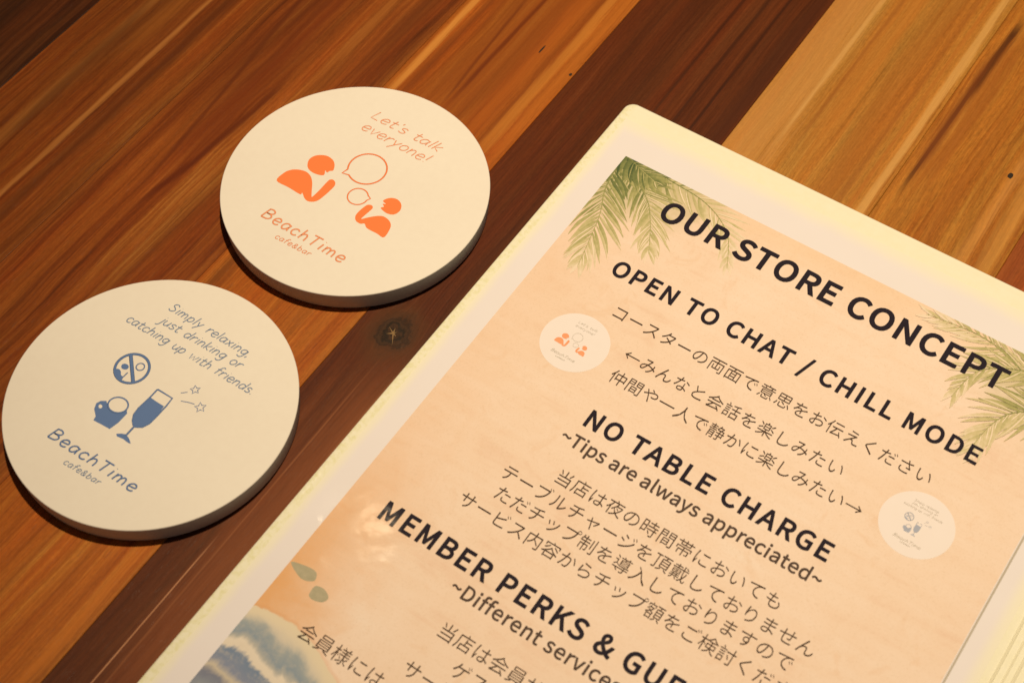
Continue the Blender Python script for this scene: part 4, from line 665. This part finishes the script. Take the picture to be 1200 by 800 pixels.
# ------------------------------------------------------------------ coasters
def coaster_mat(name):
    t = NT(name); tc = t.n('ShaderNodeTexCoord'); mp = t.n('ShaderNodeMapping'); mp.inputs['Scale'].default_value = (1000,)*3
    t.put(mp.inputs[0], tc.outputs['Object'])
    a = t.noise(mp.outputs[0], 0.03, 2); b = t.noise(mp.outputs[0], 3.5, 3, 0.7); c = t.noise(mp.outputs[0], 0.35, 4, 0.6)
    v = t.math('ADD', t.math('MULTIPLY', a, 0.4), t.math('ADD', t.math('MULTIPLY', b, 0.25), t.math('MULTIPLY', c, 0.35)))
    t.put(t.b.inputs['Base Color'], t.ramp(v, [(0.3, (0.81, 0.755, 0.705)), (0.7, (0.86, 0.815, 0.765))]))
    t.b.inputs['Roughness'].default_value = 0.85; t.b.inputs['Specular IOR Level'].default_value = 0.2
    t.put(t.b.inputs['Normal'], t.bump(b, 0.25, 0.00008))
    return t.m
def make_coaster(loc, ang, label):
    root = bpy.data.objects.new('coaster', None); C.objects.link(root); root.location = (loc[0]*MM, loc[1]*MM, 0.0); root.rotation_euler = (0, 0, R(ang))
    root['label'] = label; root['category'] = 'coaster'; root['group'] = 'round coasters on the table'
    prof = [(0, 0.05), (48.6, 0.05), (49.2, 0.35), (49.45, 0.9), (49.75, 7.6), (49.95, 8.2), (49.9, 8.45), (49.65, 8.6), (0, 8.6)]
    bm = bmesh.new(); n = 128; rings = []
    for r, z in prof:
        rings.append([bm.verts.new((0, 0, z*MM))] if r == 0 else [bm.verts.new((r*MM*math.cos(2*math.pi*i/n), r*MM*math.sin(2*math.pi*i/n), z*MM)) for i in range(n)])
    for a, b in zip(rings, rings[1:]):
        for i in range(n):
            j = (i+1) % n
            if len(a) == 1: f = bm.faces.new((a[0], b[j], b[i]))
            elif len(b) == 1: f = bm.faces.new((a[i], a[j], b[0]))
            else: f = bm.faces.new((a[i], a[j], b[j], b[i])); f.smooth = True
    bmesh.ops.recalc_face_normals(bm, faces=bm.faces[:])
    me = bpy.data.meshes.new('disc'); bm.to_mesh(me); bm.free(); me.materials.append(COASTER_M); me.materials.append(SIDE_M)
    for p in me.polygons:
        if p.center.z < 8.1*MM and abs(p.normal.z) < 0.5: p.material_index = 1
    o = bpy.data.objects.new('disc', me); C.objects.link(o); o.parent = root
    return root
COASTER_M = coaster_mat('matt_ceramic')
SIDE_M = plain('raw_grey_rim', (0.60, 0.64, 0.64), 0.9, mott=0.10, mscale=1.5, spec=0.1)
orange = plain('orange_ink', (0.93, 0.235, 0.075), 0.75, mott=0.08, spec=0.15)
orange_thin = plain('orange_thin_ink', (0.90, 0.33, 0.17), 0.75, spec=0.15, mott=0.15, mscale=2)
blue = plain('slate_blue_ink', (0.12, 0.205, 0.45), 0.75, mott=0.12, spec=0.15)
blue_thin = plain('slate_blue_thin_ink', (0.22, 0.30, 0.48), 0.75, spec=0.15, mott=0.15, mscale=2)
ZC = 8.6
ct = make_coaster((-57.2, 383.62), -32.5, 'thick cream coaster with orange print of two people talking, beside the menu')
art_talk(ct, ZC+0.01, fill=orange, line=orange)
hand_text('printed_slogan', "Let's talk", -15.0, 17.0, 31.0, 29.9, 2.75, 0.42, ZC+0.02, orange_thin, ct, 0.25, 'slogan reading Let\'s talk')
hand_text('printed_slogan', "everyone!", -15.0, 15.8, 24.3, 22.9, 2.9, 0.42, ZC+0.02, orange_thin, ct, 0.25, 'slogan reading everyone!')
hand_text('printed_name', "BeachTime", -22.0, 16.6, -29.5, -31.8, 3.0, 0.62, ZC+0.02, orange_thin, ct, 0.14, 'name reading BeachTime', extra=0.12)
hand_text('printed_caption', "cafe&bar", -11.4, 4.6, -35.0, -35.3, 1.45, 0.32, ZC+0.02, orange_thin, ct, 0.14, 'small caption reading cafe&bar', extra=0.1)
cq = make_coaster((-122.28, 292.05), -34.0, 'cream coaster with blue print of a mug and a champagne glass')
art_quiet(cq, ZC+0.01, fill=blue, hole=COASTER_M)
hand_text('printed_slogan', "Simply relaxing,", -19.6, 16.8, 31.6, 30.8, 2.2, 0.40, ZC+0.02, blue_thin, cq, 0.2, 'slogan line reading Simply relaxing,')
hand_text('printed_slogan', "just drinking or", -18.6, 17.4, 25.6, 25.6, 2.2, 0.40, ZC+0.02, blue_thin, cq, 0.2, 'slogan line reading just drinking or')
hand_text('printed_slogan', "catching up with friends.", -28.9, 27.6, 19.7, 19.6, 2.2, 0.40, ZC+0.02, blue_thin, cq, 0.2, 'slogan line reading catching up with friends.')
hand_text('printed_name', "BeachTime", -19.9, 19.0, -30.3, -31.0, 2.75, 0.60, ZC+0.02, blue, cq, 0.14, 'name reading BeachTime', extra=0.12)
hand_text('printed_caption', "cafe&bar", -8.2, 7.4, -35.2, -35.0, 1.45, 0.32, ZC+0.02, blue_thin, cq, 0.14, 'small caption reading cafe&bar', extra=0.1)

# ------------------------------------------------------------------ menu in its plastic sleeve
menu = bpy.data.objects.new('menu', None); C.objects.link(menu)
menu.location = (47.31*MM, 430.82*MM, 0); menu.rotation_euler = (0, 0, R(-34.68))
menu['label'] = 'printed menu sheet in a clear plastic sleeve with bold black headings and palm leaves'
menu['category'] = 'menu'
# local: x to the right along the top edge, y up (so down the page is -y)
def film_bump(t, mp, k=1.0):
    """slight waves and small dents of the clear film over the sheet"""
    a = t.noise(mp, 0.022, 2, 0.5); b = t.noise(mp, 0.10, 2, 0.5)
    vo = t.n('ShaderNodeTexVoronoi'); t.put(vo.inputs['Vector'], mp); vo.inputs['Scale'].default_value = 0.045; vo.inputs['Randomness'].default_value = 1.0
    dent = t.math('SUBTRACT', 1.0, t.smooth(vo.outputs['Distance'], 0.0, 0.14))
    h = t.math('ADD', t.math('MULTIPLY', a, 1.6), t.math('ADD', t.math('MULTIPLY', b, 0.25), t.math('MULTIPLY', dent, 0.30)))
    return t.bump(h, 0.5*k, 0.0006)
def film_over(t, mp, weight=1.0, k=1.0):
    t.b.inputs['Coat Weight'].default_value = weight; t.b.inputs['Specular IOR Level'].default_value = 0.0; t.b.inputs['Coat Roughness'].default_value = 0.08; t.b.inputs['Coat IOR'].default_value = 1.45
    sm = t.noise(mp, 0.05, 5, 0.7, 1.0)
    t.put(t.b.inputs['Coat Roughness'], t.math('ADD', 0.05, t.math('MULTIPLY', t.smooth(sm, 0.4, 0.7), 0.07)))
    t.put(t.b.inputs['Coat Normal'], film_bump(t, mp, k))
def mm_coords(t):
    tc = t.n('ShaderNodeTexCoord'); mp = t.n('ShaderNodeMapping'); mp.inputs['Scale'].default_value = (1000,)*3
    t.put(mp.inputs[0], tc.outputs['Object']); return mp.outputs[0]

# sleeve: flat slab with rounded corners and a welded rim
def rounded_rect(x0, y0, x1, y1, r, n=8):
    pts = []
    for cx, cy, a0 in ((x1-r, y1-r, 0), (x0+r, y1-r, 90), (x0+r, y0+r, 180), (x1-r, y0+r, 270)):
        for i in range(n+1):
            a = R(a0+90*i/n); pts.append((cx+r*math.cos(a), cy+r*math.sin(a)))
    return pts
t = NT('sleeve_plastic'); mp = mm_coords(t)
sx_ = t.n('ShaderNodeSeparateXYZ'); t.put(sx_.inputs[0], mp); XS = sx_.outputs[0]
t.put(t.b.inputs['Base Color'], t.mix(t.math('MULTIPLY', t.smooth(t.noise(mp, 0.55, 5, 0.7), 0.42, 0.66), t.math('SUBTRACT', 1.0, t.smooth(XS, 2.6, 5.0))), t.mix(t.noise(mp, 0.30, 4, 0.6), (0.86, 0.84, 0.66), (0.91, 0.89, 0.78)), (0.80, 0.78, 0.53)))
t.b.inputs['Roughness'].default_value = 0.30
t.put(t.b.inputs['Normal'], t.bump(t.noise(mp, 0.8, 3), 0.25, 0.0001))
film_over(t, mp, 0.8, 0.6); SLEEVE = t.m
PW, PH = 232, 306
bm = bmesh.new()
def loop(inset, z, r):
    return [bm.verts.new((x*MM, y*MM, z*MM)) for x, y in rounded_rect(inset, -PH+inset, PW-inset, -inset, r)]
L = [loop(0.5, 0.05, 3.6), loop(0.1, 0.3, 4.0), loop(0.0, 0.8, 4.1), loop(0.12, 1.25, 4.0), loop(0.45, 1.5, 3.7), loop(1.3, 1.56, 3.0), loop(2.6, 1.50, 2.0), loop(3.2, 1.40, 1.6)]
for a, b in zip(L, L[1:]):
    n = len(a)
    for i in range(n): f = bm.faces.new((a[i], a[(i+1) % n], b[(i+1) % n], b[i])); f.smooth = True
bm.faces.new(L[-1]); bm.faces.new(L[0][::-1])
bmesh.ops.recalc_face_normals(bm, faces=bm.faces[:])
me = bpy.data.meshes.new('sleeve'); bm.to_mesh(me); bm.free(); me.materials.append(SLEEVE)
sl = bpy.data.objects.new('sleeve', me); C.objects.link(sl); sl.parent = menu
def sheet(name, x0, v0, x1, v1, z, mat, parent, r=0.3, nx=1):
    o = flat_poly_obj(name, [rounded_rect(x0, -v1, x1, -v0, r, 3)], z, mat, parent, 0.03); return o
t = NT('white_paper'); mp = mm_coords(t)
sp = t.n('ShaderNodeSeparateXYZ'); t.put(sp.inputs[0], mp)
# the sleeve's yellow tint runs a little over the edge of the sheet
e1 = t.math('SUBTRACT', 1.0, t.smooth(t.math('SUBTRACT', t.math('MULTIPLY', sp.outputs[1], -1.0), t.math('MULTIPLY', t.noise(mp, 0.05, 3), 3.0)), 7.5, 15.0))
e2 = t.math('SUBTRACT', 1.0, t.smooth(t.math('SUBTRACT', sp.outputs[0], t.math('MULTIPLY', t.noise(mp, 0.06, 3), 2.0)), 2.6, 6.5))
e3 = t.smooth(sp.outputs[0], 209.0, 214.0)
ee = t.math('MAXIMUM', t.math('MAXIMUM', e1, e2), e3)
t.put(t.b.inputs['Base Color'], t.mix(ee, t.mix(t.noise(mp, 0.05, 3), (0.83, 0.79, 0.85), (0.86, 0.825, 0.89)), (0.89, 0.86, 0.76)))
t.b.inputs['Roughness'].default_value = 0.6; film_over(t, mp); PAPER = t.m
paper = sheet('paper_sheet', 3.6, 8.6, 214.5, 302, 1.50, PAPER, menu)

# printed picture: sand, darker watercolour edges, sea in the lower left
t = NT('printed_beach'); mp = mm_coords(t)
sp = t.n('ShaderNodeSeparateXYZ'); t.put(sp.inputs[0], mp); U = sp.outputs[0]; V = t.math('MULTIPLY', sp.outputs[1], -1.0)
n1 = t.noise(mp, 0.018, 4, 0.6, 0.6); n2 = t.noise(mp, 0.07, 5, 0.65, 0.8); n3 = t.noise(mp, 0.9, 3, 0.7)
mp2 = t.n('ShaderNodeMapping'); t.put(mp2.inputs[0], mp); mp2.inputs['Rotation'].default_value = (0, 0, R(8)); mp2.inputs['Scale'].default_value = (0.02, 0.22, 1)
n4 = t.noise(mp2.outputs[0], 1.0, 4, 0.6, 0.5)
v = t.math('ADD', t.math('MULTIPLY', n1, 0.45), t.math('ADD', t.math('MULTIPLY', n2, 0.25), t.math('MULTIPLY', n4, 0.30)))
sand = t.ramp(v, [(0.30, (0.80, 0.56, 0.44)), (0.45, (0.88, 0.70, 0.59)), (0.58, (0.90, 0.74, 0.65)), (0.75, (0.91, 0.80, 0.74))])
# warmer, darker wash near the left side low down and along the edges
edge = t.math('SUBTRACT', 1.0, t.smooth(t.math('ADD', U, t.math('MULTIPLY', n2, 22.0)), 18.0, 62.0))
low = t.smooth(V, 150.0, 250.0)
sand = t.mix(t.math('MULTIPLY', t.math('MULTIPLY', edge, t.math('ADD', 0.22, low)), 0.75), sand, (0.78, 0.40, 0.15))
topw = t.math('SUBTRACT', 1.0, t.smooth(t.math('ADD', V, t.math('MULTIPLY', n2, 14.0)), 32.0, 52.0))
sand = t.mix(t.math('MULTIPLY', topw, 0.35), sand, (0.86, 0.58, 0.33))
sand = t.mix(t.math('MULTIPLY', t.smooth(n2, 0.56, 0.72), 0.22), sand, (0.74, 0.42, 0.20))
sand = t.mix(t.math('MULTIPLY', t.smooth(n3, 0.62, 0.80), 0.12), sand, (0.62, 0.40, 0.22))
def wash(cu, cv, r, amt, colr, sx=1.0):
    global sand
    a_ = t.math('DIVIDE', t.math('SUBTRACT', U, cu), sx); b_ = t.math('SUBTRACT', V, cv)
    dd = t.math('ADD', t.math('SQRT', t.math('ADD', t.math('MULTIPLY', a_, a_), t.math('MULTIPLY', b_, b_))), t.math('MULTIPLY', t.math('SUBTRACT', n2, 0.5), 30.0))
    sand = t.mix(t.math('MULTIPLY', t.math('SUBTRACT', 1.0, t.smooth(dd, r*0.25, r)), amt), sand, colr)
wash(16, 26, 34, 0.75, (0.42, 0.44, 0.20), 1.5); wash(200, 32, 34, 0.6, (0.44, 0.44, 0.20), 1.3)
gr = t.noise(mp, 1.6, 3, 0.75)
sand = t.mix(t.math('MULTIPLY', t.smooth(gr, 0.5, 0.75), 0.38), sand, (0.66, 0.50, 0.36))
# shoreline: v > 247 + arc
du = t.math('SUBTRACT', U, 24.0)
shore = t.math('ADD', t.math('ADD', 246.4, t.math('MULTIPLY', t.math('MULTIPLY', du, du), 0.011)), t.math('MULTIPLY', t.math('SUBTRACT', n2, 0.5), 5.0))
ds = t.math('SUBTRACT', V, shore)
wn_ = t.math('MULTIPLY', t.math('SUBTRACT', t.noise(mp, 0.05, 5, 0.6, 0.8), 0.5), 0.42)
sea = t.ramp(t.math('ADD', t.math('DIVIDE', ds, 34.0), wn_), [(0.0, (0.78, 0.69, 0.60)), (0.12, (0.64, 0.60, 0.55)), (0.22, (0.36, 0.41, 0.46)), (0.33, (0.28, 0.35, 0.45)), (0.39, (0.46, 0.47, 0.48)), (0.43, (0.80, 0.73, 0.66)), (0.49, (0.78, 0.71, 0.64)), (0.53, (0.20, 0.27, 0.42)), (0.68, (0.26, 0.30, 0.44)), (0.76, (0.62, 0.56, 0.48)), (0.84, (0.22, 0.24, 0.34)), (1.0, (0.30, 0.34, 0.42))])
sea = t.mix(t.math('MULTIPLY', t.smooth(t.noise(mp, 0.3, 4, 0.7), 0.45, 0.75), 0.35), sea, (0.70, 0.62, 0.53))
foam = (0.78, 0.69, 0.55)
sea = t.mix(t.math('SUBTRACT', 1.0, t.smooth(ds, 1.0, 7.5)), sea, foam)
col = t.mix(t.smooth(ds, -0.3, 0.7), sand, sea)
line_ = t.math('MULTIPLY', t.smooth(ds, -1.6, -0.1), t.math('SUBTRACT', 1.0, t.smooth(ds, 0.0, 0.5)))
col = t.mix(t.math('MULTIPLY', line_, 0.2), col, (0.66, 0.28, 0.10))
t.put(t.b.inputs['Base Color'], col); t.b.inputs['Roughness'].default_value = 0.6
film_over(t, mp); ARTM = t.m
art = sheet('printed_picture', 13.6, 25.0, 205.0, 286, 1.545, ARTM, menu, 0.05)
# thin grey line along the right edge of the picture
sheet('grey_line', 205.3, 24.6, 206.0, 288, 1.55, plain('grey_edge', (0.47, 0.42, 0.36), 0.6, 0.8), menu, 0.05)

# ridges of the welded right side of the sleeve
t = NT('sleeve_weld'); mp = mm_coords(t)
t.b.inputs['Base Color'].default_value = (0.86, 0.82, 0.64, 1); t.b.inputs['Roughness'].default_value = 0.07
t.put(t.b.inputs['Normal'], t.bump(t.noise(mp, 0.5, 3), 0.3, 0.0001)); WELD = t.m
for x, w_, h_ in ((217.6, 0.9, 0.55), (220.6, 0.7, 0.35), (223.2, 1.0, 0.5), (226.4, 0.7, 0.4)):
    bm = bmesh.new(); rows = []
    rnd = random.Random(int(x))
    for i in range(41):
        y = -6-290*i/40; dx = rnd.uniform(-0.06, 0.06)
        rows.append([bm.verts.new(((x+dx+w_*0.5*math.cos(a))*MM, y*MM, (1.46+h_*math.sin(a))*MM)) for a in [math.pi*j/8 for j in range(9)]])
    for a, b in zip(rows, rows[1:]):
        for j in range(8): f = bm.faces.new((a[j], a[j+1], b[j+1], b[j])); f.smooth = True
    bmesh.ops.recalc_face_normals(bm, faces=bm.faces[:])
    me = bpy.data.meshes.new('weld_ridge'); bm.to_mesh(me); bm.free(); me.materials.append(WELD)
    o = bpy.data.objects.new('weld_ridge', me); C.objects.link(o); o.parent = menu

# palm fronds printed over the picture
def leaf_mat():
    t = NT('printed_leaf'); mp = mm_coords(t)
    at = t.n('ShaderNodeAttribute', attribute_name='tone')
    sx = t.n('ShaderNodeSeparateColor'); t.put(sx.inputs[0], at.outputs[0])
    col = t.ramp(t.math('ADD', sx.outputs[0], t.math('MULTIPLY', t.math('SUBTRACT', t.noise(mp, 0.5, 4, 0.6), 0.5), 0.35)),
        [(0.0, (0.08, 0.12, 0.055)), (0.28, (0.20, 0.23, 0.09)), (0.5, (0.40, 0.39, 0.17)), (0.75, (0.64, 0.56, 0.33)), (1.0, (0.87, 0.73, 0.60))])
    t.put(t.b.inputs['Base Color'], col); t.b.inputs['Roughness'].default_value = 0.6; film_over(t, mp); return t.m
LEAF = leaf_mat()
zcount = [0]
def frond(stem, length, seed, tone0=0.3, tone1=0.8, n=26, width=1.5, spread=(62, 24), clip=True, sides=(1, -1), prof=None, stemtone=0.15):
    rnd = random.Random(seed); pts = catmull([(x, -y) for x, y in stem], 10)
    d = [0]
    for a, b in zip(pts, pts[1:]): d.append(d[-1]+math.dist(a, b))
    def at(s):
        for i in range(len(d)-1):
            if d[i+1] >= s: break
        f = (s-d[i])/max(1e-6, d[i+1]-d[i]); a, b = pts[i], pts[i+1]
        return (a[0]+(b[0]-a[0])*f, a[1]+(b[1]-a[1])*f), math.atan2(b[1]-a[1], b[0]-a[0])
    bm = bmesh.new(); lay = bm.loops.layers.float_color.new('tone')
    def blade(p, ang, ln, wd, bend, tone):
        N = 7; Lp = []; Rp = []; x, y = p; a = ang
        for i in range(N+1):
            f = i/N; wv = wd*0.5*(math.sin(math.pi*min(1, f*0.92+0.10))**0.8) if i < N else 0.03
            Lp.append((x-math.sin(a)*wv, y+math.cos(a)*wv)); Rp.append((x+math.sin(a)*wv, y-math.cos(a)*wv))
            x += math.cos(a)*ln/N; y += math.sin(a)*ln/N; a += bend/N
        zcount[0] += 1; z = 1.586+0.00022*zcount[0]
        vl = [bm.verts.new((q[0]*MM, q[1]*MM, z*MM)) for q in Lp]; vr = [bm.verts.new((q[0]*MM, q[1]*MM, z*MM)) for q in Rp]
        for i in range(N):
            f_ = bm.faces.new((vl[i], vr[i], vr[i+1], vl[i+1]))
            for lp in f_.loops:
                tt = tone+0.22*(i/N)+(0.06 if lp.vert in vl else -0.06); lp[lay] = (tt, tt, tt, 1)
    tot = d[-1]
    for i in range(n):
        f = (i+0.5)/n; p, a = at(f*tot*0.99)
        for s in sides:
            ln = length*(0.55+0.75*math.sin(math.pi*min(1, 0.15+f*0.8)))*rnd.uniform(0.85, 1.12)
            if f > 0.85: ln *= 0.75
            sp_ = R(spread[0]+(spread[1]-spread[0])*f+rnd.uniform(-5, 5))
            tn = tone0+(tone1-tone0)*f+rnd.uniform(-0.13, 0.16)
            blade(p, a+s*sp_, ln, width*rnd.uniform(0.7, 1.2), -s*rnd.uniform(0.1, 0.5), tn)
            if rnd.random() < 0.5: blade(p, a+s*(sp_+R(rnd.uniform(-8, 8))), ln*0.8, 0.45, -s*0.3, tn+0.38)
    # midrib
    for i in range(0, len(pts)-1):
        zcount[0] += 1
        p = pts[i]; b = pts[i+1]; a = math.atan2(b[1]-p[1], b[0]-p[0]); blade(p, a, math.dist(p, b)*1.3, 0.7*(1-0.6*i/len(pts)), 0, stemtone+0.4*i/len(pts))
    for co, no in (((13.65*MM, 0, 0), (1, 0, 0)), ((0, -25.05*MM, 0), (0, -1, 0)), ((204.95*MM, 0, 0), (-1, 0, 0))):
        bmesh.ops.bisect_plane(bm, geom=bm.verts[:]+bm.edges[:]+bm.faces[:], plane_co=co, plane_no=no, clear_inner=True)
    for f_ in bm.faces:
        if f_.normal.z < 0: f_.normal_flip()
    me = bpy.data.meshes.new('printed_palm_frond'); bm.to_mesh(me); bm.free(); me.materials.append(LEAF)
    o = bpy.data.objects.new('printed_palm_frond', me); C.objects.link(o); o.parent = menu
    return o
frond([(10, 20), (30.5, 25.5), (50, 28), (64, 36), (72, 50)], 11, 5, 0.22, 0.88, 24, 1.45)
frond([(10, 24), (18, 30), (30.8, 38.2), (38, 47.3), (45, 60)], 12, 2, 0.1, 0.80, 26, 1.45)
frond([(12, 22), (13.8, 33.2), (16, 44), (21, 56), (26.6, 79.2)], 13, 3, 0.1, 0.80, 28, 1.45)
frond([(8, 22), (20, 27), (30, 30)], 9, 9, -0.05, 0.3, 16, 2.2, spread=(70, 30))
frond([(215, 20), (195, 27), (171, 27.5), (157.5, 26.5), (141, 28.5)], 12, 4, 0.2, 0.78, 26, 1.45)
frond([(215, 22), (192, 29), (176, 33), (166, 41), (163, 55)], 12, 6, 0.15, 0.78, 26, 1.45)
frond([(215, 34), (198, 40), (184, 48.8), (179, 58), (177, 72)], 13, 7, 0.25, 0.8, 26, 1.7)
# two small grey-green leaves on the sand
leaf_small = NT('printed_small_leaf'); mp = mm_coords(leaf_small)
leaf_small.put(leaf_small.b.inputs['Base Color'], leaf_small.mix(leaf_small.noise(mp, 0.6, 3), (0.36, 0.35, 0.25), (0.54, 0.48, 0.36)))
leaf_small.b.inputs['Roughness'].default_value = 0.6; film_over(leaf_small, mp)
for P_ in ([(14.0, 230.0), (16.9, 228.8), (21.2, 228.1), (23.5, 228.7), (24.3, 231.1), (21.4, 232.7), (18.2, 232.2)],
           [(25.6, 234.5), (25.8, 232.2), (28.8, 231.6), (31.7, 233.2), (31.1, 235.4), (28.5, 236.5), (26.2, 236.2)]):
    flat_poly_obj('printed_leaf', [[(x, -y) for x, y in catmull(P_, 4, True)]], 1.585, leaf_small.m, menu, 0.01)

# small printed pictures of the two coasters
t = NT('printed_cream'); mp = mm_coords(t)
t.put(t.b.inputs['Base Color'], t.mix(t.noise(mp, 0.2, 3), (0.88, 0.81, 0.82), (0.90, 0.84, 0.87))); t.b.inputs['Roughness'].default_value = 0.6; film_over(t, mp); CREAM = t.m
grey_ink = plain('grey_ink', (0.66, 0.60, 0.55), 0.6, 0.6)
pale_orange = plain('pale_orange_ink', (0.88, 0.36, 0.18), 0.6, 0.6); pale_blue = plain('pale_blue_ink', (0.38, 0.42, 0.56), 0.6, 0.6)
K = 12.4/50
ZM = 1.60
def mini(cx, cy, label):
    e = flat_poly_obj('printed_coaster_picture', [circle((cx, -cy), 12.45, 64)], 1.58, CREAM, menu, 0.02); e['label'] = label; return e
c1 = mini(43.8, 107.7, 'round picture of the coaster with orange figures')
art_talk(c1, ZM+0.02, K, (43.8, -107.7), pale_orange, grey_ink)
c2 = mini(174.9, 106.2, 'round picture of the coaster with blue glasses')
art_quiet(c2, ZM+0.02, K, (174.9, -106.2), pale_blue)
def mini_text(par, cx, cy, rows, mat):
    for s, x0, x1, y, xh, wd in rows:
        hand_text('printed_tiny_line', s, cx+x0*K, cx+x1*K, -cy+y*K, -cy+y*K, xh*K, wd*K, ZM+0.03, mat, par, n=2)
mini_text(c1, 43.8, 107.7, (("Let's talk", -15, 17, 31, 2.7, .5), ("everyone!", -15, 16, 24, 2.7, .5), ("BeachTime", -22, 17, -30, 3, .7), ("cafe&bar", -11, 5, -35, 1.5, .4)), grey_ink)
mini_text(c2, 174.9, 106.2, (("Simply relaxing,", -19, 17, 31, 2.2, .5), ("just drinking or", -19, 17, 25.6, 2.2, .5), ("catching up with friends.", -29, 28, 19.6, 2.2, .5), ("BeachTime", -20, 19, -31, 3, .7), ("cafe&bar", -8, 7, -35, 1.5, .4)), grey_ink)

# lettering
def ink(name, c):
    t = NT(name); mp = mm_coords(t); t.put(t.b.inputs['Base Color'], t.mix(t.noise(mp, 0.8, 3), tuple(x*0.85 for x in c), tuple(x*1.2 for x in c))); t.b.inputs['Roughness'].default_value = 0.6; film_over(t, mp); return t.m
BLACK = ink('black_ink', (0.026, 0.021, 0.032)); BROWN = ink('soft_brown_ink', (0.085, 0.055, 0.04)); GREYB = ink('grey_brown_ink', (0.10, 0.07, 0.06))
ZT = 1.585+0.00022*zcount[0]+0.02
B_ = 0.027
text_line('printed_heading', 'OUR STORE CONCEPT', 12.4, 39.1, 43.8, BLACK, menu, ZT, 175.6, B_+0.003, 5, 'heading reading OUR STORE CONCEPT')
text_line('printed_heading', 'OPEN TO CHAT / CHILL MODE', 9.1, 38.0, 75.2, BLACK, menu, ZT, 181.0, B_, 5, 'heading reading OPEN TO CHAT / CHILL MODE')
text_line('printed_line', 'コースターの両面で意思をお伝えください', 6.5, 48.4, 90.9, BROWN, menu, ZT, 171.5, -0.010, 3)
text_line('printed_line', '←みんなと会話を楽しみたい', 6.5, 60.9, 104.3, BROWN, menu, ZT, 145.9, -0.010, 3)
text_line('printed_line', '仲間や一人で静かに楽しみたい→', 6.5, 61.4, 114.4, BROWN, menu, ZT, 158.0, -0.010, 3)
text_line('printed_heading', 'NO TABLE CHARGE', 9.3, 64.4, 134.5, BLACK, menu, ZT, 156.4, B_, 5, 'heading reading NO TABLE CHARGE')
text_line('printed_subheading', '~Tips are always appreciated~', 6.9, 60.7, 143.9, GREYB, menu, ZT, 158.7, 0.014, 4, 'line reading Tips are always appreciated')
text_line('printed_line', '当店は夜の時間帯においても', 6.5, 68.0, 158.0, BROWN, menu, ZT, 151.8, -0.010, 3)
text_line('printed_line', 'テーブルチャージを頂戴しておりません', 6.5, 51.8, 166.4, BROWN, menu, ZT, 168.2, -0.010, 3)
text_line('printed_line', 'ただチップ制を導入しておりますので', 6.5, 54.5, 174.2, BROWN, menu, ZT, 164.6, -0.010, 3)
text_line('printed_line', 'サービス内容からチップ額をご検討ください', 6.5, 45.8, 182.5, BROWN, menu, ZT, 174.8, -0.010, 3)
text_line('printed_heading', 'MEMBER PERKS & GUEST', 9.5, 27.6, 201.5, BLACK, menu, ZT, 153.5, B_, 5, 'heading beginning MEMBER PERKS & GUE')
text_line('printed_subheading', '~Different services', 6.9, 61.9, 210.1, GREYB, menu, ZT, 124.4, 0.014, 4, 'line beginning Different services')
text_line('printed_line', '当店は会員サービス', 6.5, 67.5, 224.3, BROWN, menu, ZT, None, -0.010, 3)
text_line('printed_line', 'ゲスト', 6.5, 78.0, 232.7, BROWN, menu, ZT, None, -0.010, 3)
text_line('printed_line', 'サービス', 6.5, 65.4, 240.6, BROWN, menu, ZT, None, -0.010, 3)
text_line('printed_line', '会員様には', 6.5, 31.0, 248.9, BROWN, menu, ZT, None, -0.010, 3)
